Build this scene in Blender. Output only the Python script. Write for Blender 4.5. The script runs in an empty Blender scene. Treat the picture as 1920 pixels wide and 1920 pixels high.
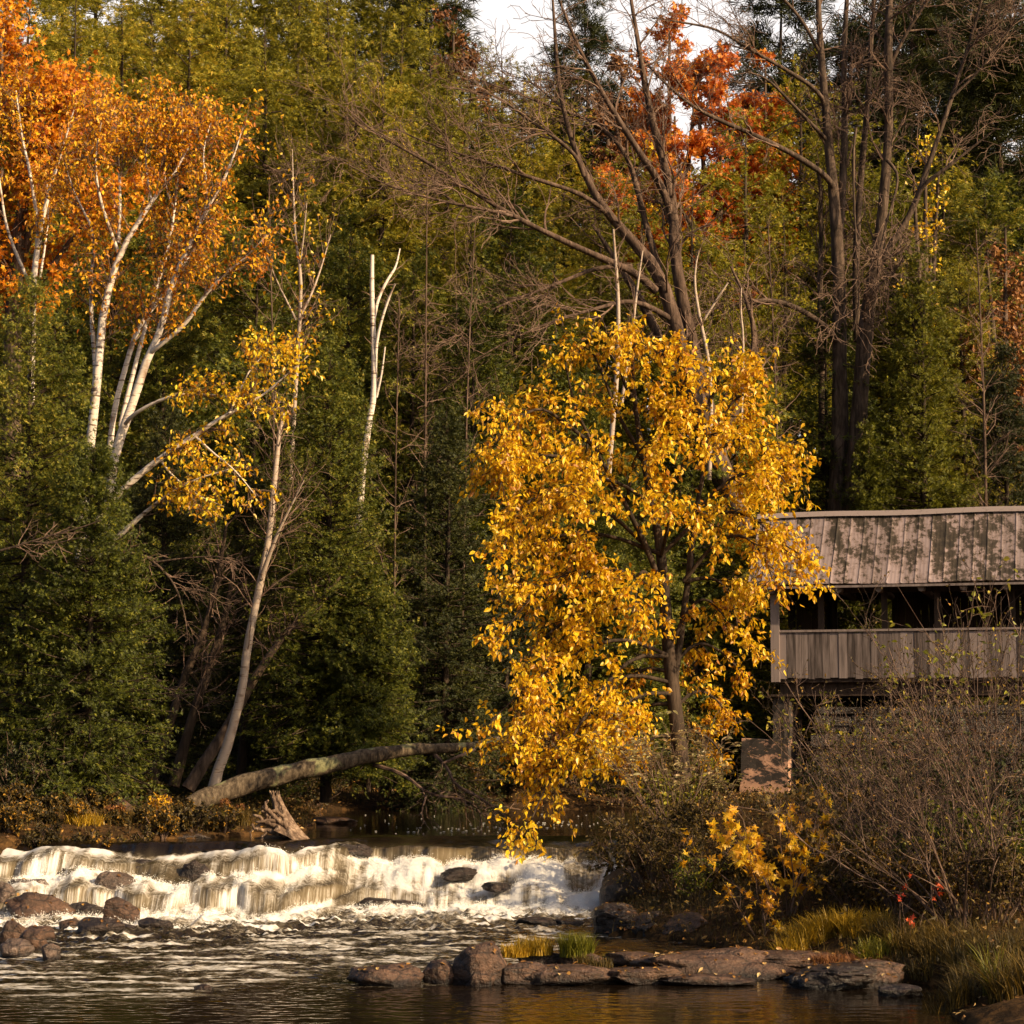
import bpy, bmesh, math, random
import numpy as np
from mathutils import Vector

# ------------------------------------------------------------------ camera, sky, sun, exposure
S = bpy.context.scene
F = 3850.0                      # focal length in photo pixels (photo 1920 px wide)
HORIZON = 1370.0                # photo row of the horizon
CAM_Z = 2.36                    # eye height above the lower pool
PITCH = math.atan((HORIZON - 960.0) / F)
cam = bpy.data.cameras.new("camera")
cam.sensor_width = 36.0
cam.lens = 36.0 * F / 1920.0
cam.clip_start = 0.1
cam.clip_end = 1000.0
cam_o = bpy.data.objects.new("camera", cam)
S.collection.objects.link(cam_o)
cam_o.location = (0, 0, CAM_Z)
cam_o.rotation_euler = (math.pi / 2 + PITCH, 0, 0)
S.camera = cam_o

SUN_DIR = Vector((0.76, -0.48, 0.46)).normalized()      # towards the sun
W = bpy.data.worlds.new("World")
S.world = W
W.use_nodes = True
nt = W.node_tree
bg = nt.nodes["Background"]
sky = nt.nodes.new("ShaderNodeTexSky")
sky.sky_type = 'NISHITA'
sky.sun_disc = False
sky.sun_elevation = math.asin(SUN_DIR.z)
sky.sun_rotation = math.atan2(SUN_DIR.x, SUN_DIR.y)
sky.air_density = 1.0
sky.dust_density = 5.0
sky.ozone_density = 0.6
# bright thin cloud added to whiten the sky low ahead, bounded to limit fill
_tc = nt.nodes.new("ShaderNodeTexCoord"); _sx = nt.nodes.new("ShaderNodeSeparateXYZ"); nt.links.new(_tc.outputs["Generated"], _sx.inputs[0])
_nz = nt.nodes.new("ShaderNodeTexNoise"); _nz.inputs["Scale"].default_value = 2.2; _nz.inputs["Detail"].default_value = 5.0
nt.links.new(_tc.outputs["Generated"], _nz.inputs["Vector"])
_a = nt.nodes.new("ShaderNodeMapRange"); _a.interpolation_type = 'SMOOTHSTEP'; _a.inputs[1].default_value = .78; _a.inputs[2].default_value = .92
nt.links.new(_sx.outputs[1], _a.inputs[0])
_b = nt.nodes.new("ShaderNodeMapRange"); _b.interpolation_type = 'SMOOTHSTEP'; _b.inputs[1].default_value = .75; _b.inputs[2].default_value = .38; _b.inputs[3].default_value = 0; _b.inputs[4].default_value = 1
nt.links.new(_sx.outputs[2], _b.inputs[0])
_c = nt.nodes.new("ShaderNodeMapRange"); _c.inputs[1].default_value = .30; _c.inputs[2].default_value = .52; _c.inputs[3].default_value = .72; _c.inputs[4].default_value = 1.0
nt.links.new(_nz.outputs["Fac"], _c.inputs[0])
_m = nt.nodes.new("ShaderNodeMath"); _m.operation = 'MULTIPLY'; nt.links.new(_a.outputs[0], _m.inputs[0]); nt.links.new(_b.outputs[0], _m.inputs[1])
_m2 = nt.nodes.new("ShaderNodeMath"); _m2.operation = 'MULTIPLY'; nt.links.new(_m.outputs[0], _m2.inputs[0]); nt.links.new(_c.outputs[0], _m2.inputs[1])
_mx = nt.nodes.new("ShaderNodeMix"); _mx.data_type = 'RGBA'; _mx.inputs["B"].default_value = (8.6, 8.0, 7.7, 1)
nt.links.new(_m2.outputs[0], _mx.inputs["Factor"]); nt.links.new(sky.outputs[0], _mx.inputs["A"])
nt.links.new(_mx.outputs["Result"], bg.inputs[0])
bg.inputs[1].default_value = 0.085
sun = bpy.data.lights.new("sun", 'SUN')
sun.energy = 5.0
sun.angle = math.radians(0.5)
sun.color = (1.0, 0.76, 0.45)
sun_o = bpy.data.objects.new("sun", sun)
S.collection.objects.link(sun_o)
sun_o.rotation_euler = SUN_DIR.to_track_quat('Z', 'Y').to_euler()
S.view_settings.view_transform = 'Standard'
S.view_settings.look = 'None'
S.view_settings.exposure = 0.70
S.view_settings.gamma = 1.0
S.cycles.max_bounces = 6
S.cycles.transparent_max_bounces = 4
S.cycles.transmission_bounces = 3
S.cycles.diffuse_bounces = 2
S.cycles.glossy_bounces = 3
S.cycles.caustics_reflective = False
S.cycles.caustics_refractive = False

# ------------------------------------------------------------------ helpers
C = S.collection
CP, SP = math.cos(PITCH), math.sin(PITCH)

def P(px, py, Y):
    """world point seen at photo pixel (px, py) at ground distance Y"""
    u = (px - 960.0) / F
    v = (960.0 - py) / F
    dy = CP - v * SP
    dz = SP + v * CP
    k = Y / dy
    return np.array([u * k, Y, CAM_Z + dz * k])

def empty(name, loc, label=None, cat=None, group=None, scale=None, rz=0.0):
    o = bpy.data.objects.new(name, None)
    C.objects.link(o)
    o.location = tuple(float(v) for v in loc)
    o.rotation_euler = (0, 0, rz)
    if scale is not None:
        o.scale = scale
    o.empty_display_size = 0.2
    tag(o, label, cat, group)
    return o

def tag(o, label=None, cat=None, group=None, kind=None):
    if label: o['label'] = label
    if cat: o['category'] = cat
    if group: o['group'] = group
    if kind: o['kind'] = kind
    return o

def link(name, me, parent=None, mat=None, kind=None):
    o = bpy.data.objects.new(name, me)
    C.objects.link(o)
    if parent is not None: o.parent = parent
    if mat is not None and not me.materials: me.materials.append(mat)
    if kind: o['kind'] = kind
    return o

class MB:
    """collects vertices, quads/tris and a per-vertex tint, builds one mesh"""
    def __init__(self):
        self.v, self.q, self.t, self.c, self.n = [], [], [], [], 0
        self.extra = {}
    def add(self, v, q=None, t=None, tint=0.5):
        v = np.asarray(v, dtype=np.float64).reshape(-1, 3)
        if q is not None and len(q): self.q.append(np.asarray(q, dtype=np.int64).reshape(-1, 4) + self.n)
        if t is not None and len(t): self.t.append(np.asarray(t, dtype=np.int64).reshape(-1, 3) + self.n)
        tt = np.broadcast_to(np.asarray(tint, dtype=np.float64), (len(v),))
        self.v.append(v); self.c.append(tt); self.n += len(v)
    def mesh(self, name, origin=(0, 0, 0), smooth=False):
        me = bpy.data.meshes.new(name)
        v = np.concatenate(self.v) - np.asarray(origin)
        q = np.concatenate(self.q) if self.q else np.zeros((0, 4), int)
        t = np.concatenate(self.t) if self.t else np.zeros((0, 3), int)
        me.vertices.add(len(v))
        me.vertices.foreach_set("co", v.astype(np.float32).ravel())
        me.loops.add(len(q) * 4 + len(t) * 3)
        me.polygons.add(len(q) + len(t))
        me.loops.foreach_set("vertex_index", np.concatenate([q.ravel(), t.ravel()]).astype(np.int32))
        st = np.concatenate([np.arange(len(q)) * 4, len(q) * 4 + np.arange(len(t)) * 3]).astype(np.int32)
        me.polygons.foreach_set("loop_start", st)
        me.polygons.foreach_set("use_smooth", np.full(len(q) + len(t), bool(smooth)))
        a = me.attributes.new("tint", 'FLOAT', 'POINT')
        a.data.foreach_set("value", np.concatenate(self.c).astype(np.float32))
        me.update(calc_edges=True)
        return me
    def build(self, name, mat, parent=None, origin=(0, 0, 0), smooth=False, kind=None):
        me = self.mesh(name, origin, smooth)
        me.materials.append(mat)
        return link(name, me, parent, kind=kind)

# ---- numpy gradient noise
_prng = np.random.RandomState(7)
_perm = _prng.permutation(256)
_perm = np.concatenate([_perm, _perm, _perm])
_grad = _prng.normal(size=(256, 3)); _grad /= np.linalg.norm(_grad, axis=1)[:, None]

def noise3(x, y, z):
    x, y, z = np.broadcast_arrays(np.asarray(x, float), np.asarray(y, float), np.asarray(z, float))
    xi, yi, zi = np.floor(x).astype(int), np.floor(y).astype(int), np.floor(z).astype(int)
    xf, yf, zf = x - xi, y - yi, z - zi
    xi &= 255; yi &= 255; zi &= 255
    f = lambda t: t * t * t * (t * (t * 6 - 15) + 10)
    u, v, w = f(xf), f(yf), f(zf)
    def g(dx, dy, dz):
        h = _perm[_perm[_perm[xi + dx] + yi + dy] + zi + dz]
        gr = _grad[h]
        return gr[..., 0] * (xf - dx) + gr[..., 1] * (yf - dy) + gr[..., 2] * (zf - dz)
    l = lambda a, b, t: a + t * (b - a)
    return 1.5 * l(l(l(g(0,0,0), g(1,0,0), u), l(g(0,1,0), g(1,1,0), u), v),
             l(l(g(0,0,1), g(1,0,1), u), l(g(0,1,1), g(1,1,1), u), v), w)

def fbm(x, y, z, o=4, lac=2.1, gain=0.5):
    s, a = 0.0, 1.0
    for i in range(o):
        s = s + a * noise3(np.asarray(x) * lac ** i + 17.3 * i, np.asarray(y) * lac ** i + 5.1 * i, np.asarray(z) * lac ** i)
        a *= gain
    return s

def sstep(a, b, x):
    t = np.clip((np.asarray(x, float) - a) / (b - a), 0, 1)
    return t * t * (3 - 2 * t)

def unit(v):
    return v / np.maximum(np.linalg.norm(v, axis=-1, keepdims=True), 1e-9)

def rand_dirs(rng, n):
    return unit(rng.normal(size=(n, 3)))

# ---- curves and tubes
def resample(poly, k, it=2):
    poly = np.asarray(poly, float)
    for _ in range(it):
        q = np.empty((2 * (len(poly) - 1) + 2, poly.shape[1]))
        q[0], q[-1] = poly[0], poly[-1]
        q[1:-1:2] = poly[:-1] * .75 + poly[1:] * .25
        q[2:-1:2] = poly[:-1] * .25 + poly[1:] * .75
        poly = q
    d = np.concatenate([[0], np.cumsum(np.linalg.norm(np.diff(poly[:, :3], axis=0), axis=1))])
    s = np.linspace(0, d[-1], k)
    return np.stack([np.interp(s, d, poly[:, i]) for i in range(poly.shape[1])], axis=1)

def limb(pts, Y0, Y1=None, k=16, rng=None, wig=0.0):
    """pts: (px, py, width_px) -> k points and radii, distance running Y0 -> Y1"""
    Y1 = Y0 if Y1 is None else Y1
    n = len(pts)
    w = np.array([[*P(p[0], p[1], Y0 + (Y1 - Y0) * i / max(1, n - 1)), p[2] * 0.5 * (Y0 + (Y1 - Y0) * i / max(1, n - 1)) / F]
                  for i, p in enumerate(pts)])
    r = resample(w, k)
    p, rad = r[:, :3].copy(), r[:, 3].copy()
    if rng is not None and wig:
        o = rng.normal(size=(k, 3)) * wig; o[0] = 0
        p += o
    return p, rad

def tubes(mb, Pn, Rn, m=6, tint=0.5, rng=None, cap=False, lump=0.0):
    Pn = np.asarray(Pn, float); Rn = np.asarray(Rn, float)
    if Pn.ndim == 2: Pn, Rn = Pn[None], Rn[None]
    n, k, _ = Pn.shape
    T = np.gradient(Pn, axis=1); T = unit(T)
    ov = unit(Pn[:, -1] - Pn[:, 0])
    ref = np.cross(ov, np.tile([0.31, 0.95, 0.05], (n, 1)))
    bad = np.linalg.norm(ref, axis=1) < .2
    ref[bad] = np.cross(ov[bad], [1, 0, 0.1])
    ref = unit(ref)[:, None, :]
    N = unit(ref - (ref * T).sum(-1, keepdims=True) * T)
    B = np.cross(T, N)
    a = np.arange(m) * 2 * math.pi / m
    ring = N[:, :, None, :] * np.cos(a)[None, None, :, None] + B[:, :, None, :] * np.sin(a)[None, None, :, None]
    R = Rn[:, :, None, None]
    V = Pn[:, :, None, :] + ring * R
    if lump:
        d = noise3(V[..., 0] * 4, V[..., 1] * 4, V[..., 2] * 4) * lump
        V = Pn[:, :, None, :] + ring * R * (1 + d[..., None])
    idx = np.arange(n * k * m).reshape(n, k, m)
    a0 = idx[:, :-1, :]; b0 = np.roll(a0, -1, axis=2); a1 = idx[:, 1:, :]; b1 = np.roll(a1, -1, axis=2)
    q = np.stack([a0, b0, b1, a1], axis=-1).reshape(-1, 4)
    tt = np.broadcast_to(np.asarray(tint, float).reshape(-1, 1, 1) if np.ndim(tint) else np.asarray(tint, float), (n, k, m)).ravel()
    mb.add(V.reshape(-1, 3), q=q, tint=tt)
    if cap:
        st = mb.n - n * k * m
        for e in (0, k - 1):
            for i in range(n):
                ci = mb.n
                mb.add(Pn[i, e][None], tint=0.9)
                ids = idx[i, e] + st
                mb.t.append(np.stack([ids, np.roll(ids, -1), np.full(m, ci)], axis=1))

def spawn(rng, PP, RR, n, t0=0.2, t1=1.0, ang=(50, 15), length=1.0, taper_len=0.5, k=5, wig=0.15, trop=(0, 0, 0),
          rfac=0.6, rmax=9.0, rtip=0.25, flat=0.0, weight=None):
    """n child paths growing from parent paths PP (m,k,3)"""
    m, kk, _ = PP.shape
    L = np.linalg.norm(np.diff(PP, axis=1), axis=2).sum(1)
    w = L if weight is None else weight
    pi = rng.choice(m, n, p=w / w.sum())
    t = t0 + (t1 - t0) * rng.random(n)
    f = t * (kk - 1); i0 = np.minimum(f.astype(int), kk - 2); fr = (f - i0)[:, None]
    base = PP[pi, i0] * (1 - fr) + PP[pi, i0 + 1] * fr
    tan = unit(PP[pi, i0 + 1] - PP[pi, i0])
    rad = RR[pi, i0] * (1 - fr[:, 0]) + RR[pi, i0 + 1] * fr[:, 0]
    perp = rand_dirs(rng, n)
    if flat: perp[:, 2] *= (1 - flat)
    perp = unit(perp - (perp * tan).sum(1, keepdims=True) * tan)
    a = np.radians(rng.normal(ang[0], ang[1], n))[:, None]
    d = unit(tan * np.cos(a) + perp * np.sin(a))
    le = np.asarray(length) * (1 - taper_len * t) * rng.uniform(.6, 1.2, n)
    st = (le / (k - 1))[:, None]
    pts = np.empty((n, k, 3)); pts[:, 0] = base
    tr = np.asarray(trop, float)
    for j in range(1, k):
        d = unit(d + rng.normal(size=(n, 3)) * wig + tr)
        pts[:, j] = pts[:, j - 1] + d * st
    r0 = np.minimum(rad * rfac, rmax)
    R = r0[:, None] * np.linspace(1, rtip, k)[None]
    return pts, R

def along(rng, PP, n, t0=0.2, t1=1.0, weight=None):
    """n random points and tangents on paths"""
    m, kk, _ = PP.shape
    L = np.linalg.norm(np.diff(PP, axis=1), axis=2).sum(1) if weight is None else weight
    pi = rng.choice(m, n, p=L / L.sum())
    t = t0 + (t1 - t0) * rng.random(n)
    f = t * (kk - 1); i0 = np.minimum(f.astype(int), kk - 2); fr = (f - i0)[:, None]
    return PP[pi, i0] * (1 - fr) + PP[pi, i0 + 1] * fr, unit(PP[pi, i0 + 1] - PP[pi, i0]), pi

def leaves(mb, rng, pos, D, L, Wd, fold=0.25, tint=None, oval=False, side=None):
    """folded leaf blades; D is the blade direction"""
    n = len(pos)
    D = unit(D)
    s = rand_dirs(rng, n) if side is None else side
    Sd = unit(np.cross(D, s)); N = np.cross(Sd, D)
    L = np.broadcast_to(np.asarray(L, float), (n,))[:, None]; Wd = np.broadcast_to(np.asarray(Wd, float), (n,))[:, None]
    tint = rng.random(n) if tint is None else tint
    if not oval:
        V = np.stack([pos, pos + D * L * .45 + Sd * Wd * .5 + N * Wd * fold, pos + D * L, pos + D * L * .45 - Sd * Wd * .5 + N * Wd * fold], axis=1)
        q = np.arange(n * 4).reshape(n, 4)
        mb.add(V.reshape(-1, 3), q=q, tint=np.repeat(tint, 4))
    else:
        droop = np.zeros((n, 3)); droop[:, 2] = -0.12 * L[:, 0]
        V = np.stack([pos, pos + D * L * .3 + Sd * Wd * .5 + N * Wd * fold, pos + D * L * .68 + Sd * Wd * .38 + N * Wd * fold * .8,
                      pos + D * L + droop, pos + D * L * .68 - Sd * Wd * .38 + N * Wd * fold * .8, pos + D * L * .3 - Sd * Wd * .5 + N * Wd * fold], axis=1)
        b = np.arange(n)[:, None] * 6
        q = np.concatenate([b + np.array([[0, 1, 2, 3]]), b + np.array([[0, 3, 4, 5]])])
        mb.add(V.reshape(-1, 3), q=q, tint=np.repeat(tint, 6))

def sprays(mb, rng, pos, D, L, blades=(-38, 0, 38), bw=0.24, tint=None, up=None):
    """flat evergreen sprays: a fan of narrow blades"""
    n = len(pos); D = unit(D)
    s = rand_dirs(rng, n) if up is None else unit(up + rng.normal(size=(n, 3)) * .45)
    Sd = unit(np.cross(D, s)); N = np.cross(Sd, D)
    L = np.broadcast_to(np.asarray(L, float), (n,))
    tint = rng.random(n) if tint is None else tint
    for b in blades:
        a = math.radians(b)
        d = D * math.cos(a) + Sd * math.sin(a) + N * rng.normal(0, .15, n)[:, None]
        l = L * (1.0 if b == 0 else 0.75) * rng.uniform(.8, 1.15, n)
        leaves(mb, rng, pos + D * (L * (0.0 if b == 0 else .12))[:, None], d, l, l * bw, fold=.2,
               tint=np.clip(tint + rng.normal(0, .08, n), 0, 1), side=unit(N + rng.normal(size=(n, 3)) * .25))

_MAPLE = [(0, 0), (.12, .04), (.36, -.06), (.26, .14), (.30, .26), (.60, .44), (.40, .50), (.17, .46), (.22, .66), (.10, .70), (0, 1.0)]
def maple_leaves(mb, rng, pos, D, L, tint=None):
    """five-lobed leaves as triangle fans"""
    n = len(pos); D = unit(D)
    half = np.array(_MAPLE)
    out = np.concatenate([half, (half * [-1, 1])[1:-1][::-1]])
    s = rand_dirs(rng, n); Sd = unit(np.cross(D, s)); N = np.cross(Sd, D)
    L = np.broadcast_to(np.asarray(L, float), (n,))[:, None]
    tint = rng.random(n) if tint is None else tint
    m = len(out)
    V = np.empty((n, m + 1, 3))
    V[:, 0] = pos + D * L * .35
    for i, (x, y) in enumerate(out):
        V[:, i + 1] = pos + Sd * L * x * 1.0 + D * L * y + N * L * (abs(x) * .25 - .12 * y * y)
    b = np.arange(n)[:, None, None] * (m + 1)
    t = np.array([[0, i + 1, (i + 1) % m + 1] for i in range(m)])[None] + b
    mb.add(V.reshape(-1, 3), t=t.reshape(-1, 3), tint=np.repeat(tint, m + 1))

def box(mb, c, size, ax=None, tint=0.5, jitter=0.0, rng=None):
    """box with centre c, size (x,y,z) along axes ax (3x3 rows)"""
    ax = np.eye(3) if ax is None else np.asarray(ax)
    s = np.array([[x, y, z] for z in (-.5, .5) for y in (-.5, .5) for x in (-.5, .5)]) * np.asarray(size)
    if jitter and rng is not None: s = s + rng.normal(size=s.shape) * jitter
    v = np.asarray(c) + s @ ax
    q = [[0, 2, 3, 1], [4, 5, 7, 6], [0, 1, 5, 4], [2, 6, 7, 3], [0, 4, 6, 2], [1, 3, 7, 5]]
    mb.add(v, q=q, tint=tint)

# ------------------------------------------------------------------ materials
def nmat(name):
    m = bpy.data.materials.new(name); m.use_nodes = True
    t = m.node_tree; b = t.nodes["Principled BSDF"]
    return m, t, b

def N(t, kind, **kw):
    n = t.nodes.new(kind)
    for k_, v_ in kw.items():
        if k_.startswith('in_'):
            n.inputs[k_[3:].replace('_', ' ')].default_value = v_
        else: setattr(n, k_, v_)
    return n

def ramp(t, stops, fac):
    r = t.nodes.new("ShaderNodeValToRGB")
    e = r.color_ramp.elements
    while len(e) < len(stops): e.new(0.5)
    for i, (p, c) in enumerate(stops):
        e[i].position = p; e[i].color = (c[0], c[1], c[2], 1) if len(c) == 3 else c
    t.links.new(fac, r.inputs[0])
    return r.outputs[0]

def leaf_mat(name, stops, trans=0.35, rough=0.5, patch=0.35, pscale=0.7, spec=0.35, gain=1.0):
    """leaf colour from the per-leaf tint plus slow variation from branch to branch"""
    m, t, b = nmat(name)
    stops = [(p_, tuple(c_ * gain for c_ in col_)) for p_, col_ in stops]
    at = N(t, "ShaderNodeAttribute", attribute_name="tint")
    tc = N(t, "ShaderNodeTexCoord")
    nz = N(t, "ShaderNodeTexNoise", in_Scale=pscale, in_Detail=3.0)
    t.links.new(tc.outputs["Object"], nz.inputs["Vector"])
    oi = N(t, "ShaderNodeObjectInfo")
    m1 = N(t, "ShaderNodeMath", operation='MULTIPLY_ADD'); m1.inputs[1].default_value = patch * 2; m1.inputs[2].default_value = -patch
    t.links.new(nz.outputs["Fac"], m1.inputs[0])
    m2 = N(t, "ShaderNodeMath", operation='ADD'); t.links.new(at.outputs["Fac"], m2.inputs[0]); t.links.new(m1.outputs[0], m2.inputs[1])
    m3 = N(t, "ShaderNodeMath", operation='MULTIPLY_ADD'); m3.inputs[1].default_value = 0.36; m3.inputs[2].default_value = -0.18
    t.links.new(oi.outputs["Random"], m3.inputs[0])
    m4 = N(t, "ShaderNodeMath", operation='ADD', use_clamp=True); t.links.new(m2.outputs[0], m4.inputs[0]); t.links.new(m3.outputs[0], m4.inputs[1])
    col = ramp(t, stops, m4.outputs[0])
    t.links.new(col, b.inputs["Base Color"])
    b.inputs["Roughness"].default_value = rough
    b.inputs["Specular IOR Level"].default_value = spec
    tr = N(t, "ShaderNodeBsdfTranslucent"); t.links.new(col, tr.inputs["Color"])
    mx = N(t, "ShaderNodeMixShader"); mx.inputs[0].default_value = trans
    t.links.new(b.outputs[0], mx.inputs[1]); t.links.new(tr.outputs[0], mx.inputs[2])
    t.links.new(mx.outputs[0], t.nodes["Material Output"].inputs["Surface"])
    return m

def bark_mat(name, c0, c1, c2, scale=8.0, stretch=5.0, bump=0.5, lichen=None):
    m, t, b = nmat(name)
    tc = N(t, "ShaderNodeTexCoord"); mp = N(t, "ShaderNodeMapping")
    mp.inputs["Scale"].default_value = (scale, scale, scale / stretch)
    t.links.new(tc.outputs["Object"], mp.inputs["Vector"])
    nz = N(t, "ShaderNodeTexNoise", in_Scale=1.0, in_Detail=6.0, in_Roughness=0.65)
    t.links.new(mp.outputs[0], nz.inputs["Vector"])
    col = ramp(t, [(.32, c0), (.5, c1), (.68, c2)], nz.outputs["Fac"])
    if lichen:
        n2 = N(t, "ShaderNodeTexNoise", in_Scale=3.0, in_Detail=5.0)
        t.links.new(tc.outputs["Object"], n2.inputs["Vector"])
        f = ramp(t, [(.56, (0, 0, 0)), (.62, (1, 1, 1))], n2.outputs["Fac"])
        mx = N(t, "ShaderNodeMix", data_type='RGBA'); mx.inputs["B"].default_value = (*lichen, 1)
        t.links.new(f, mx.inputs["Factor"]); t.links.new(col, mx.inputs["A"]); col = mx.outputs["Result"]
    t.links.new(col, b.inputs["Base Color"])
    b.inputs["Roughness"].default_value = 0.85
    b.inputs["Specular IOR Level"].default_value = 0.2
    bp = N(t, "ShaderNodeBump", in_Strength=bump, in_Distance=0.03)
    t.links.new(nz.outputs["Fac"], bp.inputs["Height"]); t.links.new(bp.outputs[0], b.inputs["Normal"])
    return m

def birch_mat(name, white=(0.80, 0.70, 0.60)):
    m, t, b = nmat(name)
    tc = N(t, "ShaderNodeTexCoord"); mp = N(t, "ShaderNodeMapping")
    mp.inputs["Scale"].default_value = (3.0, 3.0, 22.0)
    t.links.new(tc.outputs["Object"], mp.inputs["Vector"])
    nz = N(t, "ShaderNodeTexNoise", in_Scale=1.0, in_Detail=3.0, in_Roughness=0.6)
    t.links.new(mp.outputs[0], nz.inputs["Vector"])
    col = ramp(t, [(.30, (0.035, 0.024, 0.018)), (.37, (0.25, 0.17, 0.12)), (.44, white), (.75, tuple(v * .85 for v in white))], nz.outputs["Fac"])
    n2 = N(t, "ShaderNodeTexNoise", in_Scale=1.7, in_Detail=4.0)
    t.links.new(tc.outputs["Object"], n2.inputs["Vector"])
    f = ramp(t, [(.58, (0, 0, 0)), (.68, (1, 1, 1))], n2.outputs["Fac"])
    mx = N(t, "ShaderNodeMix", data_type='RGBA'); mx.inputs["B"].default_value = (0.20, 0.12, 0.075, 1)
    t.links.new(f, mx.inputs["Factor"]); t.links.new(col, mx.inputs["A"])
    t.links.new(mx.outputs["Result"], b.inputs["Base Color"])
    b.inputs["Roughness"].default_value = 0.6
    b.inputs["Specular IOR Level"].default_value = 0.25
    return m

def rock_mat(name, c0, c1, wet=0.45, speck=(0.3, 0.24, 0.2), strata=1.0):
    m, t, b = nmat(name)
    tc = N(t, "ShaderNodeTexCoord"); mp = N(t, "ShaderNodeMapping")
    mp.inputs["Scale"].default_value = (2.5, 2.5, 2.5 * (1 + 3 * strata))
    mp.inputs["Rotation"].default_value = (0.1, 0.22, 0)
    t.links.new(tc.outputs["Object"], mp.inputs["Vector"])
    nz = N(t, "ShaderNodeTexNoise", in_Scale=1.3, in_Detail=8.0, in_Roughness=0.65)
    t.links.new(mp.outputs[0], nz.inputs["Vector"])
    col = ramp(t, [(.3, c0), (.6, c1), (.8, speck)], nz.outputs["Fac"])
    n2 = N(t, "ShaderNodeTexNoise", in_Scale=22.0, in_Detail=4.0, in_Roughness=0.7)
    t.links.new(tc.outputs["Object"], n2.inputs["Vector"])
    f = ramp(t, [(.4, (.55, .55, .55)), (.65, (1.25, 1.2, 1.15))], n2.outputs["Fac"])
    mx = N(t, "ShaderNodeMix", data_type='RGBA', blend_type='MULTIPLY'); mx.inputs["Factor"].default_value = 0.8
    t.links.new(col, mx.inputs["A"]); t.links.new(f, mx.inputs["B"])
    t.links.new(mx.outputs["Result"], b.inputs["Base Color"])
    b.inputs["Roughness"].default_value = wet
    vo = N(t, "ShaderNodeTexVoronoi", in_Scale=.9, feature='DISTANCE_TO_EDGE')
    wv = N(t, "ShaderNodeMix", data_type='VECTOR'); wv.inputs["Factor"].default_value = .12
    t.links.new(mp.outputs[0], wv.inputs[4]); t.links.new(n2.outputs["Color"], wv.inputs[5])
    t.links.new(wv.outputs[1], vo.inputs["Vector"])
    ck = ramp(t, [(0, (.12, .12, .12)), (.035, (1, 1, 1))], vo.outputs["Distance"])
    mk = N(t, "ShaderNodeMix", data_type='RGBA', blend_type='MULTIPLY'); mk.inputs["Factor"].default_value = .85
    t.links.new(mx.outputs["Result"], mk.inputs["A"]); t.links.new(ck, mk.inputs["B"]); 
    ge = N(t, "ShaderNodeNewGeometry"); sz = N(t, "ShaderNodeSeparateXYZ"); t.links.new(ge.outputs["Position"], sz.inputs[0])
    wz = N(t, "ShaderNodeMath", operation='MULTIPLY_ADD'); wz.inputs[1].default_value = .10; t.links.new(nz.outputs["Fac"], wz.inputs[0])
    wn = N(t, "ShaderNodeMath", operation='MULTIPLY'); wn.inputs[1].default_value = 1.0; t.links.new(sz.outputs[2], wn.inputs[0]); t.links.new(wn.outputs[0], wz.inputs[2])
    wb = ramp(t, [(.085, (.22, .2, .2)), (.125, (1, 1, 1))], wz.outputs[0])         # dark wet band above the pool
    mw = N(t, "ShaderNodeMix", data_type='RGBA', blend_type='MULTIPLY'); mw.inputs["Factor"].default_value = 1
    t.links.new(mk.outputs["Result"], mw.inputs["A"]); t.links.new(wb, mw.inputs["B"]); t.links.new(mw.outputs["Result"], b.inputs["Base Color"])
    b.inputs["Specular IOR Level"].default_value = 0.4
    ad = N(t, "ShaderNodeMath", operation='ADD'); t.links.new(nz.outputs["Fac"], ad.inputs[0])
    ml = N(t, "ShaderNodeMath", operation='MULTIPLY'); ml.inputs[1].default_value = 0.6
    t.links.new(n2.outputs["Fac"], ml.inputs[0]); t.links.new(ml.outputs[0], ad.inputs[1])
    bp = N(t, "ShaderNodeBump", in_Strength=0.9, in_Distance=0.07)
    t.links.new(ad.outputs[0], bp.inputs["Height"]); t.links.new(bp.outputs[0], b.inputs["Normal"])
    return m

M = {}
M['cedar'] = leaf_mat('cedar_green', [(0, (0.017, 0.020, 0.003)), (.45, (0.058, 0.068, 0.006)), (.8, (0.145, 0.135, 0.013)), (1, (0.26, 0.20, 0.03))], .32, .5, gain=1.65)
M['cedar_dark_shade'] = leaf_mat('dark_shaded_cedar_green', [(0, (0.011, 0.015, 0.003)), (.5, (0.036, 0.042, 0.006)), (1, (0.11, 0.100, 0.013))], .2, .55)  # dark copy of cedar green, holds shade in its colour; also pine needles
M['hemlock'] = leaf_mat('hemlock_olive', [(0, (0.052, 0.042, 0.004)), (.4, (0.130, 0.122, 0.008)), (.8, (0.25, 0.205, 0.016)), (1, (0.44, 0.29, 0.03))], .40, .5, .3, .25, gain=1.5)
M['lime'] = leaf_mat('yellow_green', [(0, (0.06, 0.062, 0.006)), (.4, (0.15, 0.145, 0.010)), (.8, (0.27, 0.23, 0.015)), (1, (0.45, 0.30, 0.02))], .4, .5, .35, .3, gain=1.25)
M['bright_green'] = leaf_mat('bright_green', [(0, (0.035, 0.038, 0.004)), (.4, (0.105, 0.108, 0.008)), (.8, (0.19, 0.175, 0.013)), (1, (0.3, 0.24, 0.03))], .35, .5, .3, .4, gain=1.3)
M['gold'] = leaf_mat('gold_leaf', [(0, (0.40, 0.15, 0.008)), (.28, (0.71, 0.38, 0.008)), (.62, (0.84, 0.55, 0.014)), (1, (0.88, 0.72, 0.05))], .45, .4, .3, 1.2, .5)
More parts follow.
